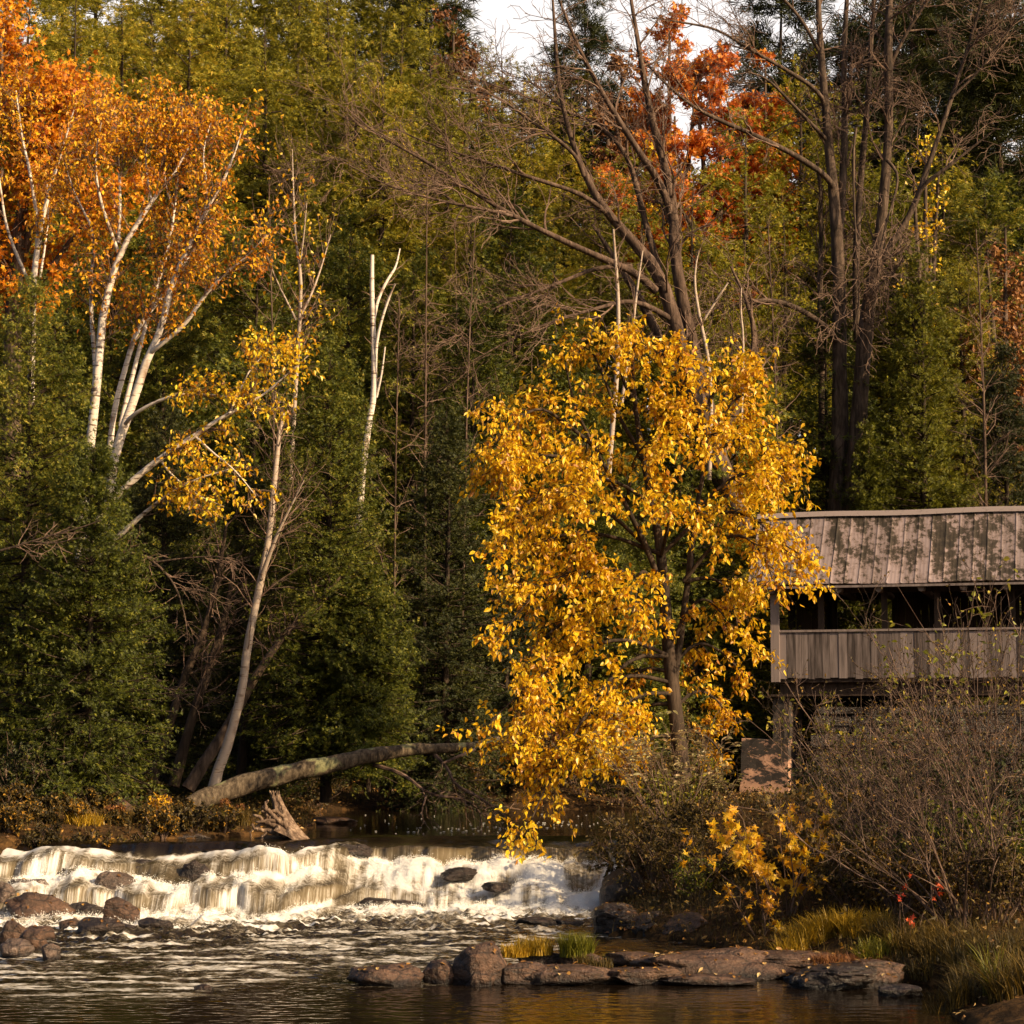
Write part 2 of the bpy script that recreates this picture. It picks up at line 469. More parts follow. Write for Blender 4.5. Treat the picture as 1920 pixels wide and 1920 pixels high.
M['birch_leaf'] = leaf_mat('birch_leaf', [(0, (0.38, 0.11, 0.008)), (.4, (0.66, 0.28, 0.010)), (1, (0.88, 0.54, 0.02))], .4, .45, .25, .8)
M['orange'] = leaf_mat('orange_leaf', [(0, (0.28, 0.05, 0.006)), (.4, (0.58, 0.17, 0.008)), (1, (0.82, 0.38, 0.015))], .4, .5, .3, .5)
M['red_orange'] = leaf_mat('red_orange_leaf', [(0, (0.38, 0.08, 0.015)), (.5, (0.66, 0.20, 0.03)), (1, (0.8, 0.38, 0.05))], .5, .5, .3, .4)
M['russet'] = leaf_mat('russet_leaf', [(0, (0.07, 0.025, 0.010)), (.5, (0.2, 0.075, 0.022)), (1, (0.36, 0.16, 0.04))], .3, .6, .3, .8)
M['scrub'] = leaf_mat('scrub_leaf', [(0, (0.030, 0.022, 0.006)), (.4, (0.085, 0.055, 0.012)), (.8, (0.18, 0.12, 0.02)), (1, (0.42, 0.22, 0.03))], .3, .6, .35, 1.0)
M['scrub_shade'] = leaf_mat('shaded_scrub_leaf', [(0, (0.016, 0.012, 0.004)), (.45, (0.048, 0.033, 0.008)), (.8, (0.11, 0.075, 0.014)), (1, (0.40, 0.20, 0.02))], .3, .6, .35, 1.0)  # dimmer copy of scrub, bank shade mixed into the leaf colour
M['dogwood'] = leaf_mat('pale_leaf', [(0, (0.16, 0.13, 0.05)), (.5, (0.32, 0.27, 0.11)), (1, (0.52, 0.36, 0.18))], .3, .4, .3, 1.0, .5)
M['maple_yellow'] = leaf_mat('maple_yellow', [(0, (0.45, 0.17, 0.01)), (.4, (0.72, 0.36, 0.012)), (1, (0.82, 0.54, 0.03))], .45, .4, .2, 1.5, .5)
M['red'] = leaf_mat('red_leaf', [(0, (0.4, 0.03, 0.015)), (1, (0.75, 0.12, 0.03))], .4, .5)
M['grass_gold'] = leaf_mat('golden_grass', [(0, (0.12, 0.085, 0.008)), (.5, (0.36, 0.22, 0.012)), (1, (0.6, 0.36, 0.03))], .35, .5, .3, 1.0)
M['grass_green'] = leaf_mat('green_grass', [(0, (0.06, 0.07, 0.006)), (.5, (0.17, 0.16, 0.012)), (1, (0.38, 0.30, 0.03))], .35, .5, .3, 1.0)
M['grass_brown'] = leaf_mat('brown_grass', [(0, (0.025, 0.020, 0.004)), (.5, (0.080, 0.052, 0.009)), (1, (0.22, 0.13, 0.02))], .3, .6, .3, 1.0)
M['litter'] = leaf_mat('fallen_leaf', [(0, (0.05, 0.02, 0.008)), (.5, (0.20, 0.09, 0.02)), (.85, (0.42, 0.22, 0.05)), (1, (0.65, 0.45, 0.2))], .2, .6, .3, 1.0)
M['bark'] = bark_mat('grey_brown_bark', (0.020, 0.013, 0.009), (0.07, 0.046, 0.032), (0.15, 0.10, 0.072), 12, 6, .8)
M['bark_bare'] = bark_mat('bare_tree_bark', (0.026, 0.016, 0.011), (0.075, 0.046, 0.032), (0.16, 0.105, 0.075), 11, 5, .8)
M['bark_dark'] = bark_mat('dark_bark', (0.014, 0.009, 0.006), (0.04, 0.026, 0.017), (0.08, 0.053, 0.036), 10, 6, .6)
M['twig'] = bark_mat('twig_brown', (0.065, 0.038, 0.027), (0.14, 0.087, 0.062), (0.25, 0.165, 0.12), 4, 1, .1)
M['twig_pink'] = bark_mat('twig_pinkish', (0.028, 0.017, 0.012), (0.085, 0.052, 0.037), (0.27, 0.175, 0.13), 4, 1, .1)
M['log'] = bark_mat('log_bark', (0.022, 0.015, 0.010), (0.075, 0.054, 0.035), (0.16, 0.12, 0.08), 16, 3, .9, (0.19, 0.18, 0.09))
M['birch'] = birch_mat('birch_bark', (0.62, 0.53, 0.45))
M['birch_grey'] = birch_mat('grey_birch_bark', (0.36, 0.28, 0.22))
M['driftwood'] = bark_mat('driftwood', (0.045, 0.028, 0.019), (0.14, 0.09, 0.06), (0.34, 0.24, 0.165), 16, 7, .9)
M['rock'] = rock_mat('brown_rock', (0.026, 0.014, 0.009), (0.115, 0.062, 0.038), .48, (0.24, 0.155, 0.105), .35)
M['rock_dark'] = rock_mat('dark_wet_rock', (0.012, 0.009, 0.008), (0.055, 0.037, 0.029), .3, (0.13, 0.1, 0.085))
M['rock_pale'] = rock_mat('pale_rock', (0.035, 0.024, 0.019), (0.16, 0.11, 0.085), .28, (0.42, 0.34, 0.29), .3)
# ------------------------------------------------------------------ terrain
ZU = 0.84                       # level of the upper pool
def crest(x):
    """distance at which the upper pool starts to fall"""
    q = sstep(-3.2, -2.0, x)
    return (1 - q) * 28.5 + q * 29.9 + 0.22 * noise3(x * 0.55, 3.1, 0) + 0.10 * noise3(x * 1.9, 1.7, 0)

_LY = np.array([8, 20, 23.5, 25.2, 26.2, 27.4, 28.6, 29.4, 30.5, 31.5, 33, 36, 39, 41, 44.])
_LX = np.array([-9, -9, -8.4, -7.4, -7.4, -7.6, -6.6, -4.6, -3.4, -3.1, -3.1, -3.5, -3.6, -2.6, 0.0])
_RY = np.array([8, 16, 18, 19.2, 20.0, 20.8, 22, 23, 24, 25, 26, 27.5, 29, 30.5, 33, 37, 40, 44])
_RX = np.array([3.0, 3.5, 3.75, 4.1, 3.4, 2.9, 2.55, 2.1, 1.15, 1.0, 1.15, 1.25, 1.55, 1.8, 2.3, 3.4, 3.6, 3.0])

def shore_dist(x, Y):
    """> 0 on land: rough distance to the water's edge"""
    wob = 0.25 * noise3(x * .9, Y * .9, 4.0) + .1 * noise3(x * 2.7, Y * 2.7, 9.0)
    dl = np.interp(Y, _LY, _LX) - x
    dr = x - np.interp(Y, _RY, _RX)
    df = Y - (40.5 + 0.6 * noise3(x * .4, 0, 0))
    return np.maximum(np.maximum(dl, dr), df) + wob * .6

def level(x, Y):
    return ZU * sstep(-2.6, 0.2, Y - crest(x))

def ground_z(x, Y):
    x, Y = np.asarray(x, float), np.asarray(Y, float)
    d = shore_dist(x, Y)
    wl = level(x, Y)
    bank = wl + .03 + np.where(x < 0, .22, .50 - .42 * sstep(31.5, 35, Y) * sstep(.5, 2, x)) * (1 - np.exp(-np.maximum(d, 0) / 1.6)) + 0.03 * np.maximum(d, 0) * (1 - .9 * sstep(31.5, 35, Y) * (1 - sstep(46, 50, Y)) * sstep(.5, 2, x))
    hill = 0.30 * np.maximum(Y - 46, 0) ** 1.0 * (0.35 + 0.65 * sstep(46, 70, Y)) - 0.0
    hill = np.minimum(hill, 17 + 0.06 * np.maximum(Y - 46, 0))
    hill = hill * (1 - 0.30 * sstep(-4, 14, x)) + 1.5 * noise3(x * .06, Y * .06, 1.0) * sstep(46, 60, Y)
    bed = wl - 0.12 - 0.35 * (1 - np.exp(np.minimum(d, 0) / .8))
    z = np.where(d > 0, bank, bed) + hill
    return z + 0.06 * noise3(x * 1.6, Y * 1.6, 2.0) + 0.025 * noise3(x * 6, Y * 6, 3.0)

def gz(x, Y):
    return float(ground_z(np.array([x]), np.array([Y]))[0])

def grid_mesh(name, xs, ys, zf, attrs=None, mat=None, kind='structure'):
    X, Yg = np.meshgrid(xs, ys)
    Z = zf(X, Yg) if callable(zf) else zf
    nx, ny = len(xs), len(ys)
    idx = np.arange(nx * ny).reshape(ny, nx)
    q = np.stack([idx[:-1, :-1], idx[:-1, 1:], idx[1:, 1:], idx[1:, :-1]], axis=-1).reshape(-1, 4)
    mb = MB(); mb.add(np.stack([X, Yg, Z], -1).reshape(-1, 3), q=q)
    me = mb.mesh(name, smooth=True)
    for k_, a_ in (attrs or {}).items():
        if a_.ndim == 3:
            at = me.attributes.new(k_, 'FLOAT_VECTOR', 'POINT'); at.data.foreach_set("vector", a_.reshape(-1).astype(np.float32))
        else:
            at = me.attributes.new(k_, 'FLOAT', 'POINT'); at.data.foreach_set("value", a_.ravel().astype(np.float32))
    return link(name, me, None, mat, kind)

def mat_ground():
    m, t, b = nmat('forest_floor')
    tc = N(t, "ShaderNodeTexCoord")
    nz = N(t, "ShaderNodeTexNoise", in_Scale=2.2, in_Detail=8.0, in_Roughness=0.7)
    t.links.new(tc.outputs["Object"], nz.inputs["Vector"])
    n2 = N(t, "ShaderNodeTexVoronoi", in_Scale=14.0)
    t.links.new(tc.outputs["Object"], n2.inputs["Vector"])
    c1 = ramp(t, [(.3, (0.016, 0.011, 0.006)), (.55, (0.055, 0.032, 0.014)), (.75, (0.11, 0.065, 0.024))], nz.outputs["Fac"])
    bw = N(t, "ShaderNodeRGBToBW"); t.links.new(n2.outputs["Color"], bw.inputs[0])
    c2 = ramp(t, [(.2, (.5, .45, .4)), (.8, (1.6, 1.35, 1.0))], bw.outputs[0])
    mx = N(t, "ShaderNodeMix", data_type='RGBA', blend_type='MULTIPLY'); mx.inputs["Factor"].default_value = .8
    t.links.new(c1, mx.inputs["A"]); t.links.new(c2, mx.inputs["B"]); t.links.new(mx.outputs["Result"], b.inputs["Base Color"])
    b.inputs["Roughness"].default_value = .95; b.inputs["Specular IOR Level"].default_value = .1
    bp = N(t, "ShaderNodeBump", in_Strength=.9, in_Distance=.08)
    t.links.new(nz.outputs["Fac"], bp.inputs["Height"]); t.links.new(bp.outputs[0], b.inputs["Normal"])
    return m
M['ground'] = mat_ground()
gx = np.concatenate([np.linspace(-130, -12, 40)[:-1], np.linspace(-12, 12, 301), np.linspace(12, 130, 40)[1:]])
gy = np.concatenate([np.linspace(-60, 8, 18)[:-1], np.linspace(8, 46, 381), np.linspace(46, 240, 110)[1:]])
grid_mesh('ground', gx, gy, ground_z, mat=M['ground'])

# ------------------------------------------------------------------ the river: lower pool, falls and upper pool in one sheet
def ledges(x):
    """for each ledge: where it starts, how far it takes, how much it drops (right set, left set)"""
    j = lambda k, f, a, b: a * noise3(x * f, k, 0) + 1.8 * b * noise3(x * f * 3.6, k + 10, 0) + .05 * noise3(x * 9, k, 4)
    v = np.clip(1 + .6 * noise3(x * .9, 31, 0) + .3 * noise3(x * 2.7, 36, 0), .45, 1.5)
    d2 = .27 * v
    rest = ZU - .16 - d2
    fr = np.clip(.5 + .8 * noise3(x * .8, 37, 0), .1, .9)
    R = [(-.45, .9, .16 + 0 * x), (.42 + j(11, 1.3, .22, .06), .22 + .5 * np.abs(noise3(x * 1.1, 38, 0)), d2), (1.0 + j(15, .9, .35, .10), .50 + .8 * np.abs(noise3(x * .9, 77, 0)), rest * fr),
         (1.9 + j(12, .8, .50, .12), .25 + .5 * np.abs(noise3(x * 1.2, 79, 0)), rest * (1 - fr))]
    f1 = np.clip(.28 + .24 * noise3(x * .55, 33, 0) + .14 * noise3(x * 1.9, 34, 0) + .05 * noise3(x * 5.5, 34, 2), .08, .5)
    f2 = np.clip(.42 + .30 * noise3(x * .7, 35, 0) + .18 * noise3(x * 2.1, 30, 0) + .08 * noise3(x * 6.5, 30, 2), .15, .8)
    e1 = ZU * f1; e2 = (ZU - e1) * f2; e3 = ZU - e1 - e2
    wv = lambda k, lo: lo + 1.1 * np.clip(noise3(x * .8, k, 0), 0, 1)
    L = [(-.2 + j(16, .9, .40, .08), wv(81, .35), e1), (.70 + j(12, .8, .55, .10), wv(82, .25), e2), (1.60 + j(13, .9, .55, .12), wv(83, .25), e3)]
    return R, L

def warp(x, Y):
    return .38 * fbm(x * .9, Y * 1.1, 90, 2) + .10 * noise3(x * 3.3, Y * 2.6, 91) + .035 * noise3(x * 9, Y * 3, 92)

def fall_parts(x, s, w):
    """height lost s metres below the crest; w breaks the ledges up"""
    q = sstep(-2.9, -1.9, x + .3 * noise3(x, 5, 0))
    R, L = ledges(x)
    h = 0
    s2 = s + w * sstep(0, .8, s)
    for st, wt in ((R, q), (L, 1 - q)):
        t_ = 0
        for a_, w_, d_ in st: t_ = t_ + d_ * sstep(0, 1, (s2 - a_) / np.maximum(w_, .15))
        run = ZU * (.75 * sstep(-.1, 2.6, s2 + .3 * w) + .25 * np.clip((s2 + .1) / 2.5, 0, 1))
        mixr = np.where(wt is q, .42, .40)
        h = h + (t_ * (1 - mixr) + run * mixr) * wt
    return h, q

def water_fields(X, Y):
    s = crest(X) - Y
    w = warp(X, Y)
    drop, q = fall_parts(X, s, w)
    h = ZU - np.clip(drop, 0, ZU)
    e = 0.03
    slope = (fall_parts(X, s + e, w)[0] - fall_parts(X, s - e, w)[0]) / (2 * e)
    fallmask = sstep(-.3, .3, s) * (1 - sstep(3.2, 5.2, s))
    n1 = fbm(X * 2.2, Y * 1.6, 0, 3); n2 = fbm(X * 6.5, Y * 4.0, 3, 3)
    n3 = fbm(X * 17, Y * 9.0, 6, 2)
    R, L = ledges(X)
    # white water boiling up at the foot of each ledge
    boil = 0 * X
    for st, wt, ln in ((R[1:], q, (2.6, 2.2, 1.6)), (L, 1 - q, (.55, .8, 1.3))):
        for (a_, w_, d_), l_ in zip(st, ln):
            b_ = s + w * sstep(0, .8, s) - (a_ + np.maximum(w_, .15) * .8)
            boil = np.maximum(boil, wt * sstep(-.10, .08, b_) * np.exp(-np.maximum(b_, 0) / l_) * np.clip(d_ / .16, .45, 1))
    churn = np.clip(boil, 0, 1)
    c1 = noise3(X * 1.7, Y * 1.3, 14); c2 = noise3(X * 4.6, Y * 1.7, 15); c3 = noise3(X * 11, Y * 2.6, 16)
    h = h + churn * (.085 * c1 + .04 * c2 + .013 * c3 + .04)
    # humps where the water slides over boulders in the bed
    h = h + sstep(-.2, .5, s) * (1 - sstep(2.0, 3.0, s)) * (.07 * noise3(X * 1.25, Y * 1.3, 18) + .05 * noise3(X * 2.9, Y * 2.2, 19))
    h = h + .03 * noise3(X * 1.9, 41, 0) * sstep(-.8, -.1, s) * (1 - sstep(.5, .9, s))
    steep = np.clip(slope / 1.3, 0, 1)
    h = h + steep * .020 * noise3(X * 9, s * .5, 2)
    sw = sstep(2.0, 2.8, s) * (1 - sstep(4.0, 6.2, s))
    h = h + sw * (.05 * np.sin((s + .6 * noise3(X * .5, s * .3, 4)) * 5.2) * (.5 + noise3(X * .8, s * .5, 8)) + .045 * n2 + .02 * n3)
    low = sstep(2.2, 3.2, s)
    A = np.interp(Y, [8, 17, 18.6, 20.5, 24, 26], [.0022, .0032, .008, .017, .026, .034])
    right = np.where(X > 0.7, np.interp(Y, [20, 23], [.35, .6]), 1.0)
    chop = (fbm(X * 2.6, Y * 5.2, 11, 2) * .6 + fbm(X * 6.3, Y * 11.0, 12, 3) * .9)
    h = h + low * A * right * chop
    rp = noise3(X * 1.3 + Y * .4, Y * 7.5, 30) + .6 * noise3(X * 2.6 - Y * .3, Y * 15, 31)
    h = h + low * .0016 * rp * (1 - sstep(18.5, 21, Y))
    up = sstep(.2, .8, -s)
    h = h + up * .0020 * (noise3(X * 2.0, Y * 5.0, 33) + .5 * noise3(X * 5, Y * 11, 34))
    # foam
    streak = sstep(-.6, .6, .6 * fbm(X * 9 + .25 * n1, s * .5, 51, 2) + .7 * noise3(X * 30 + .5 * n1, s * .8, 54))
    dens = sstep(-.30, .40, noise3(X * 1.6, s * .7, 52) + .35 * noise3(X * 4.3, s * .8, 53))
    foam_curt = steep * sstep(.25, .6, s + .15 * n1) * (.34 + .62 * streak) * (.50 + .60 * dens)
    foam_slope = sstep(.1, .7, s + .2 * n1) * (1 - sstep(2.3, 3.2, s)) * (.20 + .45 * streak) * (.40 + .65 * dens)
    pat = sstep(-.6, .5, c1 + .7 * c2 + .5 * c3 + .3 * n1)
    foam_churn = churn * (.44 + .70 * pat)
    tail = sstep(1.9, 2.7, s) * (1 - sstep(3.4, 7.0, s))
    lines = fbm(X * 1.1 + .6 * noise3(X * .4, Y * .4, 2), Y * 4.6, 71, 4)
    foam_tail = tail * sstep(.0, .6, lines + .22 * (1 - sstep(2.2, 4.6, s))) * 1.0
    far = sstep(3.5, 5.5, s) * (1 - sstep(9.3, 11.2, s))
    foam_reflect_far = far * (sstep(-.25, .5, lines) * .44 + .12)  # pale streaks downstream: sky reflections painted in together with foam
    foam = np.maximum.reduce([foam_slope, foam_curt, foam_churn, foam_tail, foam_reflect_far])
    rx = np.where(X > .75, 1 - .8 * sstep(24.5, 23.2, Y), 1)
    foam = np.clip(foam * rx, 0, 1)
    amber = np.clip(fallmask * (.15 + .85 * steep) * sstep(.0, .5, s), 0, 1)
    return h, foam, amber, s

wx = np.concatenate([np.arange(-9.5, -7.2, .06), np.arange(-7.2, 2.6, .025), np.arange(2.6, 6.5, .05)])
wy = np.concatenate([np.arange(6.5, 14, .05), np.arange(14, 18, .022), np.arange(18, 24.5, .022), np.arange(24.5, 31, .02), np.arange(31, 44, .05)])
WX, WY = np.meshgrid(wx, wy)
WH, WF, WA, WS = water_fields(WX, WY)
arc = np.concatenate([np.zeros((1, len(wx))), np.cumsum(np.hypot(np.diff(WH, axis=0), np.diff(wy)[:, None]), axis=0)])

def mat_water():
    m, t, b = nmat('river_water')
    fl = N(t, "ShaderNodeAttribute", attribute_name="flow")
    fo = N(t, "ShaderNodeAttribute", attribute_name="foam")
    am = N(t, "ShaderNodeAttribute", attribute_name="amber")
    mp = N(t, "ShaderNodeMapping"); mp.inputs["Scale"].default_value = (48, 2.0, 1)
    t.links.new(fl.outputs["Vector"], mp.inputs["Vector"])
    st = N(t, "ShaderNodeTexNoise", in_Scale=1.0, in_Detail=5.0, in_Roughness=.65, in_Distortion=.4)
    t.links.new(mp.outputs[0], st.inputs["Vector"])
    mp2 = N(t, "ShaderNodeMapping"); mp2.inputs["Scale"].default_value = (8, 17, 1)
    t.links.new(fl.outputs["Vector"], mp2.inputs["Vector"])
    s2 = N(t, "ShaderNodeTexNoise", in_Scale=1.0, in_Detail=6.0, in_Roughness=.7, in_Distortion=.6)
    t.links.new(mp2.outputs[0], s2.inputs["Vector"])
    # streaky where it falls, blotchy where it lies
    sm = N(t, "ShaderNodeMix", data_type='FLOAT'); t.links.new(am.outputs["Fac"], sm.inputs["Factor"])
    t.links.new(s2.outputs["Fac"], sm.inputs["A"]); t.links.new(st.outputs["Fac"], sm.inputs["B"])
    a = N(t, "ShaderNodeMath", operation='MULTIPLY_ADD'); a.inputs[1].default_value = 2.0; a.inputs[2].default_value = -1.0
    t.links.new(sm.outputs[0], a.inputs[0])
    c = N(t, "ShaderNodeMath", operation='MULTIPLY_ADD'); c.inputs[1].default_value = 1.45; t.links.new(fo.outputs["Fac"], c.inputs[0])
    gate = N(t, "ShaderNodeMath", operation='MULTIPLY'); t.links.new(a.outputs[0], gate.inputs[0])
    gm = N(t, "ShaderNodeMapRange"); gm.inputs[1].default_value = 0.0; gm.inputs[2].default_value = .12; t.links.new(fo.outputs["Fac"], gm.inputs[0])
    t.links.new(gm.outputs[0], gate.inputs[1])
    t.links.new(gate.outputs[0], c.inputs[2])
    mr = N(t, "ShaderNodeMapRange", interpolation_type='SMOOTHSTEP'); mr.inputs[1].default_value = .12; mr.inputs[2].default_value = 1.15
    t.links.new(c.outputs[0], mr.inputs[0])
    foam = mr.outputs[0]
    dark = (0.008, 0.005, 0.003, 1)
    mx = N(t, "ShaderNodeMix", data_type='RGBA'); mx.inputs["A"].default_value = dark; mx.inputs["B"].default_value = (0.12, 0.090, 0.050, 1)
    t.links.new(am.outputs["Fac"], mx.inputs["Factor"])
    col = ramp(t, [(0, (.32, .26, .17)), (.45, (.45, .39, .31)), (1, (.60, .57, .54))], foam)
    m2 = N(t, "ShaderNodeMix", data_type='RGBA'); t.links.new(foam, m2.inputs["Factor"]); t.links.new(mx.outputs["Result"], m2.inputs["A"]); t.links.new(col, m2.inputs["B"])
    t.links.new(m2.outputs["Result"], b.inputs["Base Color"])
    rg = N(t, "ShaderNodeMapRange"); rg.inputs[3].default_value = .05; rg.inputs[4].default_value = .65; t.links.new(foam, rg.inputs[0])
    t.links.new(rg.outputs[0], b.inputs["Roughness"])
    b.inputs["IOR"].default_value = 1.33
    tc = N(t, "ShaderNodeTexCoord"); mp3 = N(t, "ShaderNodeMapping"); mp3.inputs["Scale"].default_value = (7, 15, 7)
    t.links.new(tc.outputs["Object"], mp3.inputs["Vector"])
    rp = N(t, "ShaderNodeTexNoise", in_Scale=1.0, in_Detail=3.0, in_Roughness=.55); t.links.new(mp3.outputs[0], rp.inputs["Vector"])
    sb = N(t, "ShaderNodeMath", operation='MULTIPLY_ADD'); sb.inputs[1].default_value = 1.0
    t.links.new(sm.outputs[0], sb.inputs[0])
    fm = N(t, "ShaderNodeMath", operation='MULTIPLY'); t.links.new(sm.outputs[0], fm.inputs[0]); t.links.new(foam, fm.inputs[1])
    t.links.new(fm.outputs[0], sb.inputs[2])
    ch = N(t, "ShaderNodeAttribute", attribute_name="chop")
    bs = N(t, "ShaderNodeMix", data_type='FLOAT'); t.links.new(am.outputs["Fac"], bs.inputs["Factor"]); t.links.new(rp.outputs["Fac"], bs.inputs["A"]); t.links.new(sb.outputs[0], bs.inputs["B"])
    bp = N(t, "ShaderNodeBump", in_Distance=.03); t.links.new(ch.outputs["Fac"], bp.inputs["Strength"])
    t.links.new(bs.outputs[0], bp.inputs["Height"]); t.links.new(bp.outputs[0], b.inputs["Normal"])
    return m
M['water'] = mat_water()
chop_a = np.interp(WY, [8, 18, 20, 24, 27, 29, 30.2, 31], [.03, .05, .22, .50, .5, .4, .10, .03])
grid_mesh('river_water', wx, wy, WH, {'foam': WF, 'amber': WA, 'chop': chop_a,
          'flow': np.stack([WX, arc, np.zeros_like(arc)], -1)}, M['water'])
def spray_mat():
    m, t, b = nmat('spray'); b.inputs["Base Color"].default_value = (.72, .70, .67, 1); b.inputs["Roughness"].default_value = .9
    return m
# fine drops thrown up where the water boils
_rs = np.random.RandomState(66)
_ch = (WF > .55) & (WS > .5) & (WS < 3.4) & (WX > -7.2) & (WX < 1.7)
_iy, _ix = np.nonzero(_ch)
_k = _rs.choice(len(_ix), 42000)
_p = np.stack([WX[_iy[_k], _ix[_k]], WY[_iy[_k], _ix[_k]], WH[_iy[_k], _ix[_k]]], 1)
_p += _rs.normal(size=_p.shape) * [.012, .03, 0]; _p[:, 2] += np.abs(_rs.normal(0, .028, len(_p)))
_r = _rs.uniform(.0018, .0052, len(_p))[:, None]
_tv = np.array([[1, 0, -.6], [-.5, .87, -.6], [-.5, -.87, -.6], [0, 0, 1.6]])
_mb = MB(); _V = _p[:, None, :] + _tv[None] * _r[:, None, :]
_bi = np.arange(len(_p))[:, None, None] * 4
_mb.add(_V.reshape(-1, 3), t=(np.array([[0, 1, 3], [1, 2, 3], [2, 0, 3], [0, 2, 1]])[None] + _bi).reshape(-1, 3))
tag(_mb.build('spray', spray_mat()), 'fine white spray thrown up along the falls', 'spray', kind='stuff')
# ledge rock that the falls run over: part of the ground sheet, which stays just below the water there

# ------------------------------------------------------------------ rocks
def rock_mesh(name, size, seed, facet=0.5, rough=0.12, mat=None, sub=4, strata=0.0):
    """boulder: a sphere cut by random planes, then weathered"""
    rng = np.random.RandomState(seed)
    bm = bmesh.new(); bmesh.ops.create_icosphere(bm, subdivisions=sub, radius=1.0)
    v = np.array([x.co for x in bm.verts])
    v = np.sign(v) * np.abs(v) ** .72; v = v / np.linalg.norm(v, axis=1).mean() * 1.0
    n = rand_dirs(rng, 22); d = rng.uniform(.60, 1.0, 22)
    for i in range(22):
        over = v @ n[i] - d[i]
        v = v - np.maximum(over, 0)[:, None] * n[i] * facet * 1.6 if facet < .6 else v - np.maximum(over, 0)[:, None] * n[i]
    r = unit(v)
    o = rng.uniform(0, 50, 3)
    v = v + r * (fbm(v[:, 0] * 1.5 + o[0], v[:, 1] * 1.5 + o[1], v[:, 2] * 1.5 + o[2], 4) * rough)[:, None]
    if strata:
        zq = v[:, 2] * 5 + .8 * v[:, 0] + fbm(v[:, 0] * 2, v[:, 1] * 2, o[0], 2)
        st = np.abs((zq % 1) - .5) * 2
        v[:, :2] *= (1 - strata * st ** 3)[:, None]
    v = v * np.asarray(size) * .5
    for x, co in zip(bm.verts, v): x.co = co
    for f in bm.faces: f.smooth = True
    me = bpy.data.meshes.new(name); bm.to_mesh(me); bm.free()
    me.materials.append(mat or M['rock'])
    return me

def rock(px, pbase, w, h, label, zl=0.0, mat='rock', depth=None, seed=0, facet=.7, rough=.12, strata=0.0, rz=0.0, tilt=0.0, Y=None, group=None, sink=.25, name='rock'):
    """rock whose foot shows at photo row pbase on level zl; w, h in photo pixels"""
    if Y is None: Y = (CAM_Z - zl) * F / (pbase - HORIZON)
    W_, H_ = w * Y / F, h * Y / F
    D_ = W_ * .7 if depth is None else depth
    c = P(px, pbase, Y)
    full = H_ / (1 - sink)
    me = rock_mesh(name, (W_ * 1.06, D_, full * 1.08), seed + int(px) * 7 + int(pbase), facet, rough, M[mat], strata=strata)
    o = link(name, me)
    o.location = (c[0], Y + D_ * .35, zl + H_ - full / 2)
    o.rotation_euler = (0, tilt, rz)
    tag(o, label, 'rock', group)
    return o

G1 = 'rocks at the left foot of the falls'
rock(62, 1722, 140, 56, 'broad brown rock with slanting layers at the left edge, below the white water', depth=.9, group=G1, strata=.1, tilt=.1)
rock(158, 1716, 78, 30, 'low dark flat rock between the broad layered rock and the domed boulder', mat='rock_dark', group=G1, strata=.1)
rock(186, 1708, 88, 34, 'brown slab rock behind the domed boulder, splashed by the falls', group=G1, tilt=.12)
rock(222, 1728, 92, 52, 'domed brown boulder, tallest of the rocks below the left falls', group=G1, facet=.8, tilt=.1)
rock(186, 1746, 92, 36, 'dark low rock lying in front of the domed boulder', mat='rock_dark', group=G1)
rock(288, 1738, 66, 26, 'small dark rock right of the domed boulder, nearest the falls curtain', mat='rock_dark', group=G1)
rock(235, 1742, 50, 18, 'little dark stone wedged right in front of the domed boulder', mat='rock_dark', group=G1)
rock(70, 1757, 62, 28, 'small brown wedge rock in the middle of the left rock heap', group=G1)
rock(25, 1764, 72, 44, 'squat brown rock at the very left edge, above the grey slab', group=G1)
rock(60, 1776, 60, 42, 'pointed brown rock with a sharp ridge in front of the left heap', group=G1, facet=1.0)
rock(22, 1786, 74, 34, 'smooth grey slab at the left edge, half in the pool', mat='rock_pale', group=G1)
rock(92, 1792, 42, 30, 'small pyramid rock with a glinting wet face, standing alone in the pool', mat='rock_pale', group=G1, facet=1.0)
rock(130, 1733, 46, 18, 'small reddish stone among fallen leaves in the left rock heap', group=G1)
rock(382, 1845, 40, 10, 'tiny brown rock breaking the surface of the open pool', name='rock')
rock(205, 1712, 112, 84, 'large wedge shaped wet boulder with a pale lit face splitting the left falls', mat='rock_pale', Y=26.9, zl=-.02, facet=1.0, rough=.07, depth=.8, rz=.5, tilt=.18)
rock(360, 1672, 62, 52, 'dark wet boulder with brown leaves on it in the middle of the falls', mat='rock_dark', Y=27.6, zl=.30, rough=.2)
rock(50, 1672, 90, 38, 'wet glinting boulder at the left end of the falls', mat='rock_pale', Y=26.9, zl=.22)
rock(8, 1682, 40, 44, 'wet rock cut by the left edge beside the falls', mat='rock_pale', Y=26.6, zl=.15)
rock(740, 1692, 120, 26, 'dark rounded rock under a thin veil of water at the foot of the falls', mat='rock_dark', Y=27.55, zl=-.04, depth=.5)
GF = 'dark ledge rocks breaking the falls'
